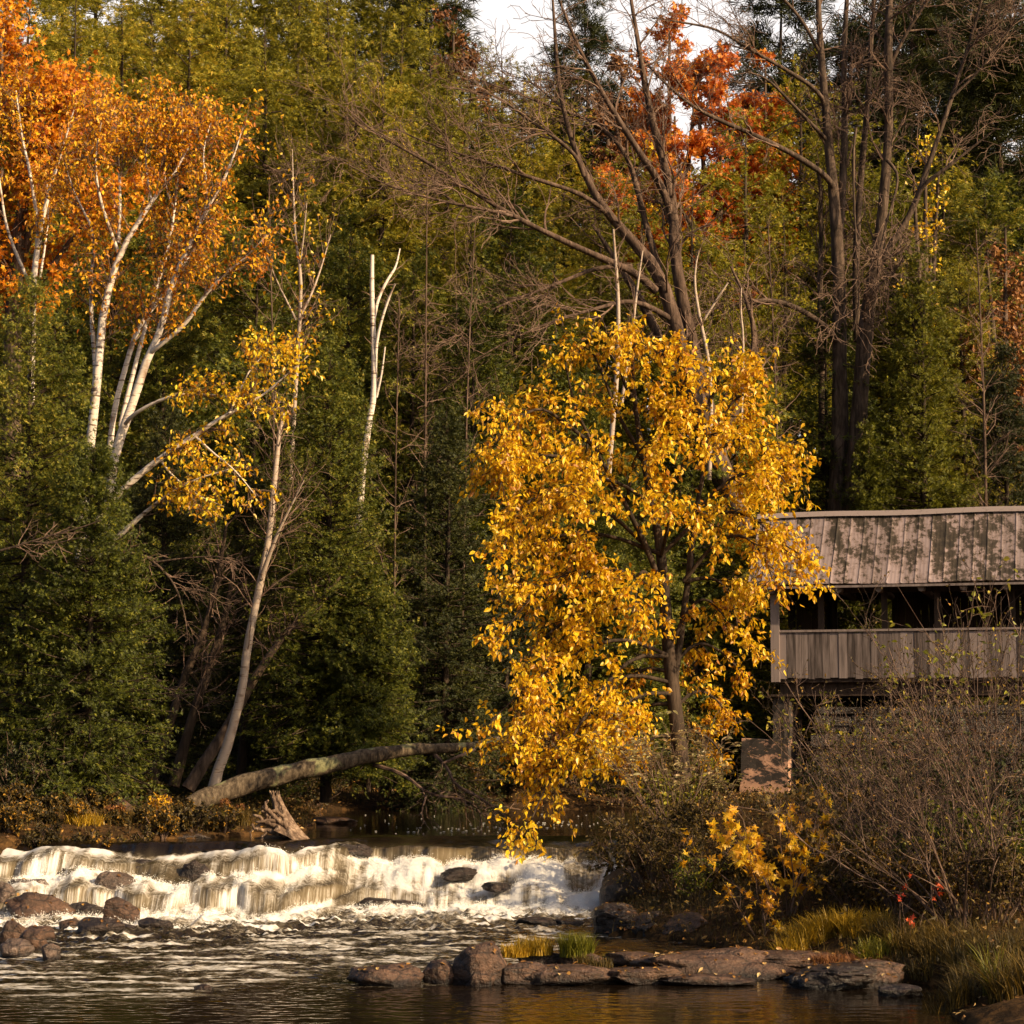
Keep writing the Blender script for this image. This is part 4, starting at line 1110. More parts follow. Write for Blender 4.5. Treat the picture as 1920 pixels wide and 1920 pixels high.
HT = [
 ('hem', 25, -60, 70, 1.0, 'tall olive hemlock behind the orange maple at the top left corner'),
 ('hem', 110, -10, 62, .95, 'olive hemlock whose top rises right behind the orange maple crown'),
 ('hem', 200, 10, 68, 1.0, 'soft olive hemlock between the orange maple and the golden birch crown at the top'),
 ('hem', 262, -70, 76, 1.0, 'hemlock at the back, its top out of frame above the golden birch crown'),
 ('hem', 330, -25, 64, 1.05, 'wide olive hemlock standing straight above the birch crown'),
 ('hem', 405, -80, 72, 1.0, 'tall hemlock at the top, right of the one straight above the birch crown'),
 ('hem', 478, 30, 61, .95, 'lit hemlock with a pointed top over the right end of the birch crown'),
 ('hem', 545, -90, 75, 1.0, 'dark trunked hemlock cut by the top edge, above the thin birch'),
 ('hem', 600, -20, 63, .95, 'tall lit hemlock directly above the white birch snag, reaching the top edge'),
 ('hem', 655, 70, 59, .9, 'narrow bright hemlock spire above and right of the white snag'),
 ('hem', 705, 55, 58, .95, 'yellow lit hemlock spire left of the bare maple limbs'),
 ('hem', 745, -70, 70, 1.0, 'dense green hemlock at the top edge left of the first gap of sky'),
 ('hem', 800, 60, 66, 1.0, 'olive hemlock just below the left gap of sky'),
 ('hem', 835, 140, 60, .9, 'hemlock behind the outermost tips of the bare maple limbs'),
 ('hem', 900, 170, 68, 1.0, 'hemlock behind the long left limb of the bare maple'),
 ('hem', 985, 120, 74, 1.0, 'hemlock on the ridge below the left gap of sky'),
 ('hem', 1060, 200, 66, 1.0, 'hemlock in the fork of the bare maple limbs'),
 ('hem', 880, 330, 58, 1.0, 'mid slope hemlock under the lowest long limb of the bare maple'),
 ('ced', 960, 380, 54, 1.1, 'green cedar behind the bare maple, above the yellow tree'),
 ('hem', 1040, 400, 57, 1.0, 'hemlock right behind the crown top of the yellow tree'),
 ('ced', 770, 480, 47, 1.0, 'green cedar behind the thin bare saplings right of the white snag'),
 ('ced', 880, 560, 46, 1.0, 'dusky cedar between the saplings and the yellow tree'),
 ('ced', 650, 420, 48, 1.0, 'cedar rising behind the white birch snag'),
 ('hem', 560, 330, 50, 1.0, 'feathery hemlock behind the thin sparse birch'),
 ('ced', 470, 420, 45, 1.0, 'cedar in the gap between birch clump and thin birch'),
 ('hem', 395, 330, 52, 1.1, 'hemlock showing through the right part of the birch crown'),
 ('ced', 290, 420, 47, 1.0, 'cedar showing between the white birch stems'),
 ('hem', 190, 300, 54, 1.1, 'dark hemlock behind the upper birch stems'),
 ('ced', 90, 430, 48, 1.0, 'cedar between the orange maple and the white stems'),
 ('hem', 1130, 330, 62, 1.0, 'hemlock behind the main leaning trunk of the bare maple'),
 ('lim', 1210, 300, 60, 1.1, 'yellow green tree behind the leaning trunks of the bare maple'),
 ('lim', 1310, 330, 57, 1.1, 'yellow green tree between bare maple and double trunk, below the red maples'),
 ('lim', 1415, 215, 62, 1.1, 'tall yellow green tree left of the double trunk, touching the red maples'),
 ('lim', 1480, 360, 55, 1.0, 'bushy yellow green tree close behind the arching low limb of the double trunk'),
 ('lim', 1375, 500, 50, 1.0, 'low yellow green tree just above the right shoulder of the yellow tree'),
 ('lim', 1520, 110, 66, 1.1, 'yellow green tree behind the upper stems of the double trunk'),
 ('lim', 1600, 170, 64, 1.1, 'lit tree seen between the two main stems of the double trunk'),
 ('lim', 1690, 260, 60, 1.0, 'yellow tinted tree behind the right forked stem'),
 ('hem', 1790, 250, 62, 1.1, 'shaded hemlock right of the forked stem'),
 ('ced', 1870, 330, 58, 1.2, 'dark green tree near the right edge below the pines'),
 ('hem', 1820, 480, 54, 1.0, 'olive hemlock right of the bright green cedar'),
 ('ced', 1560, 560, 52, 1.0, 'cedar close behind the lower double trunk'),
 ('ced', 1300, 680, 48, 1.0, 'green cedar behind the right half of the yellow crown'),
 ('ced', 1100, 700, 46, 1.0, 'cedar behind the heart of the yellow crown'),
 ('ced', 1200, 860, 44.5, .9, 'low cedar behind the trunk of the yellow tree'),
 ('lim', 1370, 900, 48.8, .9, 'low yellowish tree between the yellow tree and the bridge gable'),
]
for kd, px, top, Y, wf, lab in HT:
    hill_tree(kd, px, top, Y, wf, lab, {'hem': 'hemlock_tree', 'ced': 'cedar_tree', 'lim': 'leafy_tree'}[kd], GH)
for px, top, Y, lab in [(0, -150, 84, 'backmost hemlock filling the top left corner'), (150, -140, 86, 'backmost hemlock over the maple and birch crowns'), (300, -150, 84, 'backmost hemlock over the middle of the birch crown'),
 (450, -150, 86, 'backmost hemlock over the right end of the birch crown'), (620, -140, 84, 'backmost hemlock over the white snag'), (700, -120, 88, 'backmost hemlock left of the ridge pine at the sky gap'), (380, -130, 80, 'backmost hemlock between the two over the birch crown'), (540, -120, 80, 'backmost hemlock over the thin birch'), (80, -110, 78, 'backmost hemlock right above the orange maple'), (860, 90, 82, 'backmost hemlock under the left end of the sky gap'), (940, 100, 86, 'backmost hemlock at the bottom of the sky gap'), (1880, 90, 78, 'backmost hemlock at the right edge under the pines'), (1050, 110, 84, 'backmost hemlock behind the upright limbs of the bare maple')]:
    hill_tree('hem', px, top, Y, 1.35, lab, 'hemlock_tree', GH)
GP = 'pines on the ridge'
for px, top, Y, wf, lab in [
 (1490, -60, 78, 1.3, 'ridge pine against the sky left of the double trunk tops'),
 (1745, -40, 72, 1.3, 'ridge pine with an open crown right of the double trunk, sky all round it'),
 (1835, -80, 76, 1.4, 'pine with a dark dense crown near the top right corner'),
 (1905, -30, 66, 1.3, 'pine cut by the right edge at the top corner'),
 (1660, -20, 80, 1.2, 'slender pine on the ridge behind the double trunk'),
 (790, -110, 82, 1.2, 'pine at the top edge left of the sky gap'),
 (1100, -5, 84, 1.2, 'distant pine whose top fills the sky gap behind the bare maple')]:
    hill_tree('pin', px, top, Y, wf, lab, 'pine_tree', GP)
# ------------------------------------------------------------------ broad-leaved trees along traced limbs
def stack(limbs):
    return np.stack([l[0] for l in limbs]), np.stack([l[1] for l in limbs])

def foot(px, py, Y):
    c = P(px, py, Y); return (c[0], Y, gz(c[0], Y))

# --- white birch clump on the left bank
def birch(name, label, limbs, Y, base, crown_n, leaf, seed, ntw=(26, 60), crown_w=None, leafL=.085, t0=.35, droop=-.05, group=None, twl=.9, cluster=.22, lo=.25, fat=.64, bark='birch'):
    rng = np.random.RandomState(seed)
    o = empty(name, base, label, 'tree', group)
    LP, LR = stack(limbs); LR = LR * fat
    tb = MB(); tubes(tb, LP, LR, 8, lump=.10); tb.build('trunk', M[bark], o, base, smooth=True)
    n1, n2 = ntw
    L = np.linalg.norm(np.diff(LP, axis=1), axis=2).sum(1)
    w = L if crown_w is None else L * np.asarray(crown_w)
    b1, r1 = spawn(rng, LP, LR, n1, t0, 1, (38, 14), twl, .35, 6, .12, (0, 0, .06), rfac=.5, rmax=.014, weight=w)
    b2, r2 = spawn(rng, b1, r1, n2 * n1 // 10, .15, 1, (45, 15), twl * .5, .4, 5, .18, (0, 0, droop), rfac=.6, rmax=.007)
    bb = MB(); tubes(bb, b1, np.maximum(r1, .004), 4); tubes(bb, b2, np.maximum(r2, .003), 3); bb.build('branches', M['twig'], o, base)
    if crown_n:
        pos, tan, _ = along(rng, np.concatenate([b2]), crown_n, lo, 1)
        pos = pos + rng.normal(size=pos.shape) * cluster * .35
        D = unit(tan * .4 + rng.normal(size=pos.shape) * .6 + [0, 0, -.65])
        cb = MB(); leaves(cb, rng, pos, D, leafL * rng.uniform(.7, 1.25, crown_n), leafL * .62 * rng.uniform(.8, 1.1, crown_n), oval=True)
        cb.build('crown', M[leaf], o, base)
    return o

YB = 36.2
K = 18
r0 = np.random.RandomState(5)
stems_a = [limb([(150, 1060, 34), (160, 900, 32), (168, 846, 30), (179, 748, 27), (190, 620, 24), (197, 560, 22), (211, 529, 21), (222, 474, 18), (248, 437, 16), (284, 375, 12), (321, 335, 9), (350, 290, 5), (365, 230, 3)], YB, YB - .3, K),
           limb([(168, 846, 16), (176, 760, 15), (180, 690, 14), (171, 602, 12), (170, 510, 11), (179, 467, 9), (171, 419, 8), (139, 365, 5), (120, 300, 3)], YB + .1, YB + .6, K),
           limb([(222, 474, 12), (206, 430, 11), (190, 383, 9), (179, 328, 8), (179, 284, 6), (190, 230, 3)], YB - .1, YB - .8, K),
           limb([(222, 456, 11), (226, 365, 9), (221, 284, 7), (215, 200, 4)], YB - .1, YB + .3, K),
           limb([(284, 375, 8), (275, 330, 6), (272, 270, 5), (285, 200, 3)], YB - .2, YB + .5, K)]
stems_b = [limb([(196, 1000, 30), (208, 900, 30), (219, 835, 29), (252, 748, 26), (277, 667, 24), (303, 620, 21), (321, 529, 18), (350, 474, 15), (383, 401, 12), (419, 339, 9), (440, 290, 6), (455, 240, 3)], YB - .2, YB - .9, K),
           limb([(205, 850, 18), (215, 760, 17), (235, 690, 16), (255, 620, 15), (290, 570, 13), (317, 547, 12), (340, 500, 10), (365, 465, 8), (400, 430, 4)], YB + .2, YB + .6, K),
           limb([(226, 800, 15), (233, 766, 14), (270, 620, 12), (293, 540, 11), (318, 460, 10), (330, 370, 8), (335, 310, 6), (345, 230, 3)], YB, YB + .5, K),
           limb([(277, 667, 15), (288, 656, 14), (346, 612, 13), (375, 565, 11), (412, 521, 9), (467, 478, 5), (500, 440, 3)], YB - .4, YB - 1.4, K),
           limb([(330, 400, 8), (312, 360, 6), (306, 300, 5), (320, 240, 3)], YB + .4, YB - .2, K),
           limb([(383, 401, 8), (390, 350, 6), (378, 290, 5), (395, 230, 3)], YB - .6, YB - .1, K)]
birch('birch_tree', 'white birch with straight forked stems and orange gold leaves, left stem of the clump', stems_a, YB, foot(150, 1400, YB), 3600, 'birch_leaf', 21, (150, 60), [.6, .8, 1.2, 1.5, 1.5], t0=.45, twl=1.0)
birch('birch_tree', 'white birch leaning right with a broad golden crown, right stem of the clump', stems_b, YB, foot(196, 1400, YB - .2), 4600, 'birch_leaf', 22, (190, 60), [1, .8, 1.2, .8, 1.6, 1.6], t0=.45, twl=1.0)
YL = 35.2
stems_c = [limb([(140, 1085, 26), (155, 1045, 26), (170, 1010, 25), (186, 963, 23), (233, 915, 20), (292, 864, 18), (365, 817, 15), (419, 780, 12), (492, 744, 7), (540, 700, 4), (580, 665, 3)], YL, YL - 1.2, K),
           limb([(180, 1055, 20), (186, 1043, 18), (233, 995, 16), (270, 963, 13), (310, 930, 9), (360, 900, 6), (430, 880, 3)], YL - .1, YL - 1.0, K),
           limb([(235, 795, 12), (248, 777, 12), (310, 744, 10), (375, 737, 8), (437, 748, 6), (500, 730, 3)], YL + .5, YL - .6, K),
           limb([(365, 817, 9), (400, 850, 6), (440, 880, 4), (480, 930, 3)], YL - .7, YL - 1.3, K),
           limb([(430, 775, 8), (450, 730, 6), (470, 690, 4), (500, 660, 3)], YL - .9, YL - .5, K),
           limb([(300, 860, 9), (320, 890, 6), (370, 930, 4), (420, 950, 3)], YL - .5, YL - 1.1, K)]
birch('birch_tree', 'birch bending far right with sparse bright yellow leaves over the dark hollow', stems_c, YL, foot(140, 1400, YL), 2300, 'gold', 23, (95, 55), [1, 1, .8, 1.2, 1.6, 1.2], t0=.4, twl=.75, leafL=.085)
YD = 39.0
stems_d = [limb([(58, 760, 22), (60, 640, 21), (62, 547, 20), (66, 492, 18), (77, 419, 15), (98, 339, 10), (120, 270, 6), (140, 200, 3)], YD, YD - .4, K),
           limb([(70, 455, 13), (73, 437, 12), (58, 328, 10), (40, 255, 7), (30, 170, 4)], YD, YD + .4, K),
           limb([(60, 545, 12), (50, 520, 11), (11, 430, 9), (0, 343, 7), (-15, 270, 5)], YD, YD - .3, K),
           limb([(75, 520, 8), (85, 460, 6), (92, 400, 4), (88, 340, 3)], YD, YD + .3, K)]
birch('birch_tree', 'white birch forking twice in front of the orange maple at the left edge', stems_d, YD, foot(58, 1400, YD), 1500, 'birch_leaf', 24, (70, 50), t0=.5, twl=.9)
YT = 41.0
stems_e = [limb([(545, 900, 14), (552, 760, 14), (560, 640, 13), (563, 583, 12), (565, 510, 11), (554, 456, 9), (550, 365, 6), (548, 280, 3)], YT, YT, K),
           limb([(565, 590, 9), (585, 550, 8), (603, 500, 6), (620, 440, 3)], YT, YT + .4, K),
           limb([(555, 600, 9), (535, 560, 7), (518, 525, 5), (500, 480, 3)], YT, YT - .4, K),
           limb([(562, 500, 6), (570, 440, 5), (575, 380, 3)], YT, YT - .3, K)]
birch('birch_tree', 'thin grey birch with only a few yellow leaves left, right of the birch clump', stems_e, YT, foot(545, 1400, YT), 260, 'gold', 25, (60, 50), t0=.3, twl=1.1, leafL=.09, fat=.6, bark='birch_grey')
YS = 40.5
stems_f = [limb([(672, 1000, 20), (680, 880, 19), (692, 790, 18), (703, 740, 17), (700, 620, 15), (697, 540, 13), (698, 478, 11)], YS, YS, K),
           limb([(704, 690, 9), (706, 634, 9), (724, 572, 7), (735, 545, 6), (741, 532, 5)], YS, YS - .3, K),
           limb([(701, 600, 10), (708, 562, 9), (728, 521, 8), (742, 503, 6), (750, 466, 4)], YS, YS + .3, K),
           limb([(706, 745, 7), (716, 700, 6), (722, 650, 4)], YS, YS - .2, K)]
birch('birch_snag', 'bare broken white birch snag without leaves, in front of the dark cedars', stems_f, YS, foot(672, 1400, YS), 0, None, 26, (7, 10), twl=.5, fat=.7)
YC = 34.6
stems_g = [limb([(398, 1486, 36), (413, 1430, 32), (430, 1390, 30), (445, 1330, 27), (455, 1290, 26), (465, 1200, 24), (485, 1110, 22), (505, 1010, 19), (515, 900, 16), (525, 800, 13), (532, 775, 11)], YC, YC + .6, K),
           limb([(490, 1085, 15), (505, 1040, 13), (520, 1000, 10), (545, 950, 6), (570, 900, 4)], YC + .3, YC - .3, K)]
birch('birch_tree', 'peeling leafless birch leaning right from the butt of the fallen log', stems_g, YC, foot(398, 1486, YC), 0, None, 27, (46, 50), twl=1.0, bark='birch_grey', fat=.66)
birch('birch_tree', 'white barked birch showing above the top of the yellow tree', [limb([(1140, 900, 20), (1150, 780, 18), (1158, 690, 17), (1160, 570, 15), (1155, 500, 11), (1150, 430, 7)], 43, 43, K), limb([(1165, 760, 12), (1185, 620, 12), (1195, 540, 8), (1205, 470, 5)], 43.2, 43.4, K)], 43, foot(1140, 1400, 43), 0, None, 28, (40, 40), twl=.8, fat=.55, bark='birch_grey')
birch('birch_tree', 'pale crooked birch stems between the bare maple and the double trunk', [limb([(1330, 900, 16), (1335, 700, 14), (1310, 590, 12), (1300, 520, 9), (1310, 470, 5)], 47, 47, K), limb([(1320, 600, 8), (1345, 560, 8), (1365, 530, 6)], 47, 47, K), limb([(1390, 800, 9), (1395, 640, 9), (1388, 580, 7), (1390, 540, 5)], 47.4, 47.4, K)], 47, foot(1330, 1400, 47), 0, None, 29, (30, 40), twl=.7, fat=.55, bark='birch_grey')

# --- dark leaning trunks in the hollow
def bare_stem(name, label, limbs, base, seed, mat='bark_dark', n=(10, 40), twl=.8, tw='twig', t0=.3, group=None, fat=1.0):
    rng = np.random.RandomState(seed)
    o = empty(name, base, label, 'tree', group)
    LP, LR = stack(limbs); LR = LR * fat
    tb = MB(); tubes(tb, LP, LR, 8, lump=.15); tb.build('trunk', M[mat], o, base, smooth=True)
    b1, r1 = spawn(rng, LP, LR, n[0], t0, 1, (50, 15), twl, .4, 7, .16, (0, 0, .02), rfac=.45, rmax=.016)
    b2, r2 = spawn(rng, b1, r1, n[0] * n[1] // 10, .15, 1, (42, 15), twl * .5, .4, 5, .2, (0, 0, .0), rfac=.6, rmax=.007)
    bb = MB(); tubes(bb, b1, np.maximum(r1, .0045), 4); tubes(bb, b2, np.maximum(r2, .003), 3); bb.build('branches', M[tw], o, base)
    return o
Y = 35.4
bare_stem('leaning_tree', 'brown bare trunk crossing behind the peeling leafless birch', [limb([(352, 1480, 28), (380, 1435, 24), (420, 1375, 21), (450, 1320, 19), (490, 1250, 16), (540, 1180, 13), (600, 1125, 9), (640, 1080, 5)], 34.9, 35.6, K)], foot(352, 1480, 34.9), 31, 'bark', (16, 40), t0=.5)
bare_stem('leaning_tree', 'thin dark trunk leaning in the shaded hollow, nearest the left cedar', [limb([(285, 1470, 22), (315, 1370, 19), (345, 1270, 16), (385, 1180, 13), (410, 1080, 10), (425, 980, 6)], 36, 36.4, K)], foot(285, 1470, 36), 32, 'bark_dark', (26, 50), twl=1.0)
bare_stem('leaning_tree', 'dark trunk leaning in the middle of the shaded hollow', [limb([(325, 1475, 24), (350, 1380, 20), (378, 1290, 17), (420, 1170, 13), (440, 1060, 8)], 35.8, 36.3, K)], foot(325, 1475, 35.8), 33, 'bark_dark', (26, 50), twl=1.0)
bare_stem('leaning_tree', 'dark upright trunk under the column cedar, right of the peeling birch', [limb([(450, 1470, 20), (455, 1400, 18), (462, 1330, 17), (470, 1200, 13)], 36.6, 36.6, K)], foot(450, 1470, 36.6), 34, 'bark_dark', (4, 40), twl=.5)
bare_stem('leaning_tree', 'grey dead branch system arching down over the shaded hollow', [limb([(170, 1062, 14), (190, 1047, 13), (248, 1032, 11), (292, 1054, 9), (328, 1094, 7), (346, 1149, 5), (350, 1180, 3)], 34.4, 33.6, K), limb([(292, 1054, 7), (350, 1046, 6), (415, 1042, 4), (450, 1060, 3)], 34.0, 33.6, K), limb([(340, 1108, 5), (380, 1106, 4), (430, 1125, 3)], 33.7, 33.5, K), limb([(225, 1200, 6), (250, 1240, 6), (280, 1280, 5), (330, 1300, 4), (370, 1330, 3)], 34.0, 33.4, K), limb([(150, 1150, 10), (170, 1120, 12), (172, 1080, 14), (170, 1062, 14)], 34.5, 34.4, K)], foot(150, 1400, 34.5), 35, 'bark', (40, 60), twl=.7, t0=.15, fat=.6)
bare_stem('leaning_tree', 'dead grey branches reaching in from the left edge over the big cedar', [limb([(-30, 1040, 9), (30, 1025, 8), (90, 1005, 6), (150, 990, 5), (190, 975, 3)], 31.2, 31.0, K), limb([(60, 1015, 5), (100, 1020, 4), (150, 1008, 3)], 31.1, 30.9, K)], foot(-30, 1500, 31.2), 36, 'bark', (18, 40), twl=.5, t0=.1, fat=.55)

# --- orange maple at the left edge
def maple(name, label, base, limbs, n1, n2, nl, leaf, seed, bark='bark', twl=1.4, leafL=.13, t0=.35, group=None):
    rng = np.random.RandomState(seed)
    o = empty(name, base, label, 'tree', group)
    LP, LR = stack(limbs)
    tb = MB(); tubes(tb, LP, LR, 8, lump=.1); tb.build('trunk', M[bark], o, base, smooth=True)
    b1, r1 = spawn(rng, LP, LR, n1, t0, 1, (50, 18), twl, .3, 6, .14, (0, 0, .04), rfac=.5, rmax=.02)
    b2, r2 = spawn(rng, b1, r1, n2, .2, 1, (45, 18), twl * .5, .3, 5, .2, (0, 0, 0), rfac=.6, rmax=.008)
    bb = MB(); tubes(bb, b1, np.maximum(r1, .005), 4); tubes(bb, b2, np.maximum(r2, .004), 3); bb.build('branches', M['twig'], o, base)
    pos, tan, _ = along(rng, b2, nl, .2, 1)
    pos = pos + rng.normal(size=pos.shape) * .10
    D = unit(rng.normal(size=pos.shape) * .7 + tan * .3 + [0, 0, -.5])
    cb = MB(); maple_leaves(cb, rng, pos, D, leafL * rng.uniform(.65, 1.2, nl)) if leafL * F / max(base[1], 1) > 11 else leaves(cb, rng, pos, D, leafL * rng.uniform(.7, 1.3, nl), leafL * .8, oval=False)
    cb.build('crown', M[leaf], o, base)
    return o
YM = 42.0
maple('maple_tree', 'orange maple with a fiery crown at the top left edge', foot(20, 1400, YM),
      [limb([(20, 900, 40), (25, 600, 34), (35, 420, 24), (60, 300, 16), (110, 200, 10), (140, 140, 5)], YM, YM - .6, K),
       limb([(25, 600, 26), (-5, 420, 20), (-10, 260, 14), (5, 130, 8), (0, 40, 4)], YM, YM, K),
       limb([(28, 520, 20), (70, 400, 15), (95, 300, 11), (60, 170, 6)], YM, YM - 1, K),
       limb([(30, 600, 18), (90, 510, 13), (140, 440, 8), (190, 380, 4)], YM, YM - .8, K),
       limb([(25, 560, 18), (-30, 480, 13), (-60, 380, 8)], YM, YM + .5, K),
       limb([(95, 330, 10), (160, 290, 8), (210, 270, 5), (260, 300, 3)], YM - .6, YM - 1.2, K),
       limb([(95, 330, 10), (130, 230, 8), (170, 190, 5), (190, 160, 3)], YM - .4, YM + .4, K)],
      150, 1700, 9500, 'orange', 41, twl=1.15, leafL=.125)
GM = 'red maples on the ridge'
def far_maple(px, top, Y, halfw, label, seed, leaf='red_orange', nl=14000, leafL=.2):
    c = P(px, 1370, Y); base = (c[0], Y, gz(c[0], Y)); zt = P(px, top, Y)[2]
    tp = 1370 - (base[2] - CAM_Z) / Y * F
    hp = tp - top
    rr = np.random.RandomState(seed)
    lm = [limb([(px, tp + 20, 30), (px + rr.uniform(-10, 10), tp - hp * .35, 24), (px + dx * .4, tp - hp * .65, 14), (px + dx, tp - hp * hh, 4)], Y, Y + rr.uniform(-2, 2), K)
          for dx, hh in ((-halfw * .85, .72), (-halfw * .45, .9), (0, .97), (halfw * .5, .9), (halfw * .85, .7), (halfw * .2, .75), (-halfw * .2, .7))]
    return maple('maple_tree', label, base, lm, 90, 900, nl, leaf, seed, twl=halfw * Y / F * .75, leafL=leafL, t0=.55, group=GM)
far_maple(1255, 25, 66, 110, 'red orange maple on the ridge below the right sky gap', 51)
far_maple(1350, 78, 65, 95, 'lower orange red maple on the ridge, right neighbour of the taller one', 52)
far_maple(1435, 90, 68, 70, 'reddish maple on the ridge half hidden behind the double trunk limbs', 53)
far_maple(1165, 110, 76, 70, 'faded orange maple on the ridge left of the red one', 54, 'russet')
far_maple(850, 20, 80, 85, 'brownish half bare tree on the ridge at the left edge of the sky gap', 55, 'russet', 4500)
far_maple(1265, 190, 66, 60, 'small golden tree below the red ridge maples', 56, 'gold', 2600, .17)
far_maple(1885, 400, 55, 75, 'rusty orange small tree near the right edge in the shade', 57, 'russet', 4500, .15)
far_maple(1735, 225, 58, 50, 'small yellow leaved tree behind the right forked stem', 58, 'gold', 1200, .13)

# --- the big bare maple leaning left
def bare_tree(name, label, base, limbs, seed, n1, n2, n3, l1, l2, l3, tr=(0, 0, .05), t0=.25, w=None, bark='bark_bare', tw='twig', rm=(.03, .013, .008)):
    rng = np.random.RandomState(seed)
    o = empty(name, base, label, 'tree')
    LP, LR = stack(limbs); LR = LR * .8
    tb = MB(); tubes(tb, LP, LR, 10, lump=.16); tb.build('trunk', M[bark], o, base, smooth=True)
    L = np.linalg.norm(np.diff(LP, axis=1), axis=2).sum(1)
    wt = L if w is None else L * np.asarray(w)
    b1, r1 = spawn(rng, LP, LR, n1, t0, 1, (38, 14), l1, .35, 9, .17, tr, rfac=.5, rmax=rm[0], weight=wt)
    b2, r2 = spawn(rng, b1, r1, n2, .15, 1, (42, 16), l2, .35, 7, .22, tr, rfac=.55, rmax=rm[1])
    b3, r3 = spawn(rng, b2, r2, n3, .1, 1, (42, 16), l3, .35, 6, .26, tr, rfac=.6, rmax=rm[2])
    bb = MB(); tubes(bb, b1, np.maximum(r1, .008), 5); tubes(bb, b2, np.maximum(r2, .006), 4); tubes(bb, b3, np.maximum(r3, .0048), 3)
    bb.build('branches', M[tw], o, base)
    return o, b3
YA = 47.5
A = [limb([(1400, 1010, 56), (1375, 930, 50), (1335, 830, 44), (1300, 730, 40), (1270, 620, 36), (1245, 530, 32), (1205, 470, 27), (1180, 445, 24), (1132, 394, 20), (1092, 321, 16), (1063, 237, 13), (1045, 146, 10), (1037, 0, 7), (1030, -60, 4)], YA, YA - .8, 22),
     limb([(1350, 860, 40), (1310, 700, 34), (1278, 560, 30), (1262, 450, 27), (1264, 400, 25), (1252, 328, 21), (1220, 219, 17), (1201, 109, 13), (1183, 0, 9), (1175, -60, 6)], YA + .2, YA + .6, 22),
     limb([(1260, 410, 20), (1245, 354, 18), (1183, 262, 15), (1129, 175, 12), (1085, 91, 9), (1048, 0, 6), (1030, -50, 4)], YA + .4, YA - 1, 22),
     limb([(1230, 545, 20), (1190, 510, 18), (1147, 492, 16), (1056, 452, 14), (946, 397, 11), (855, 339, 9), (782, 292, 7), (709, 255, 5), (647, 200, 3)], YA - .4, YA - 3.0, 22),
     limb([(960, 405, 8), (920, 395, 8), (833, 379, 7), (728, 350, 5), (655, 310, 3), (620, 290, 2)], YA - 1.8, YA - 3.2, 22),
     limb([(1150, 415, 14), (1129, 390, 13), (1085, 361, 11), (1001, 335, 9), (910, 303, 7), (804, 270, 4), (740, 240, 3)], YA - .5, YA - 2.2, 22),
     limb([(1095, 330, 11), (1078, 284, 10), (983, 219, 7), (928, 175, 5), (837, 164, 3)], YA - .6, YA - 1.8, 22),
     limb([(1240, 520, 18), (1205, 400, 15), (1180, 290, 12), (1120, 230, 10), (1050, 205, 7), (900, 150, 4)], YA + .5, YA + 1.2, 22),
     limb([(1185, 500, 14), (1120, 500, 11), (1050, 530, 8), (970, 560, 6), (900, 590, 4), (840, 640, 2)], YA - .4, YA - 2.0, 22),
     limb([(1262, 600, 16), (1190, 560, 12), (1130, 575, 9), (1040, 600, 7), (950, 640, 5), (880, 680, 3)], YA - .3, YA - 2.2, 22),
     limb([(1345, 860, 26), (1390, 740, 20), (1420, 640, 14), (1400, 560, 9), (1370, 500, 5)], YA + .3, YA + 1.0, 22),
     limb([(1385, 990, 44), (1350, 900, 38), (1290, 760, 30), (1240, 640, 24), (1200, 560, 18), (1150, 480, 12), (1110, 420, 7)], YA + .6, YA + 1.2, 22)]
bare_tree('bare_maple', 'large bare maple leaning left with fanning limbs behind the yellow tree', foot(1400, 1400, YA), A, 61, 190, 1100, 4000, 2.1, 1.05, .55, (-.03, 0, .03), w=[.8, .9, 1.1, 1.7, 1.6, 1.5, 1.4, 1.2, 1.4, 1.4, 1, .8])
YR = 51.5
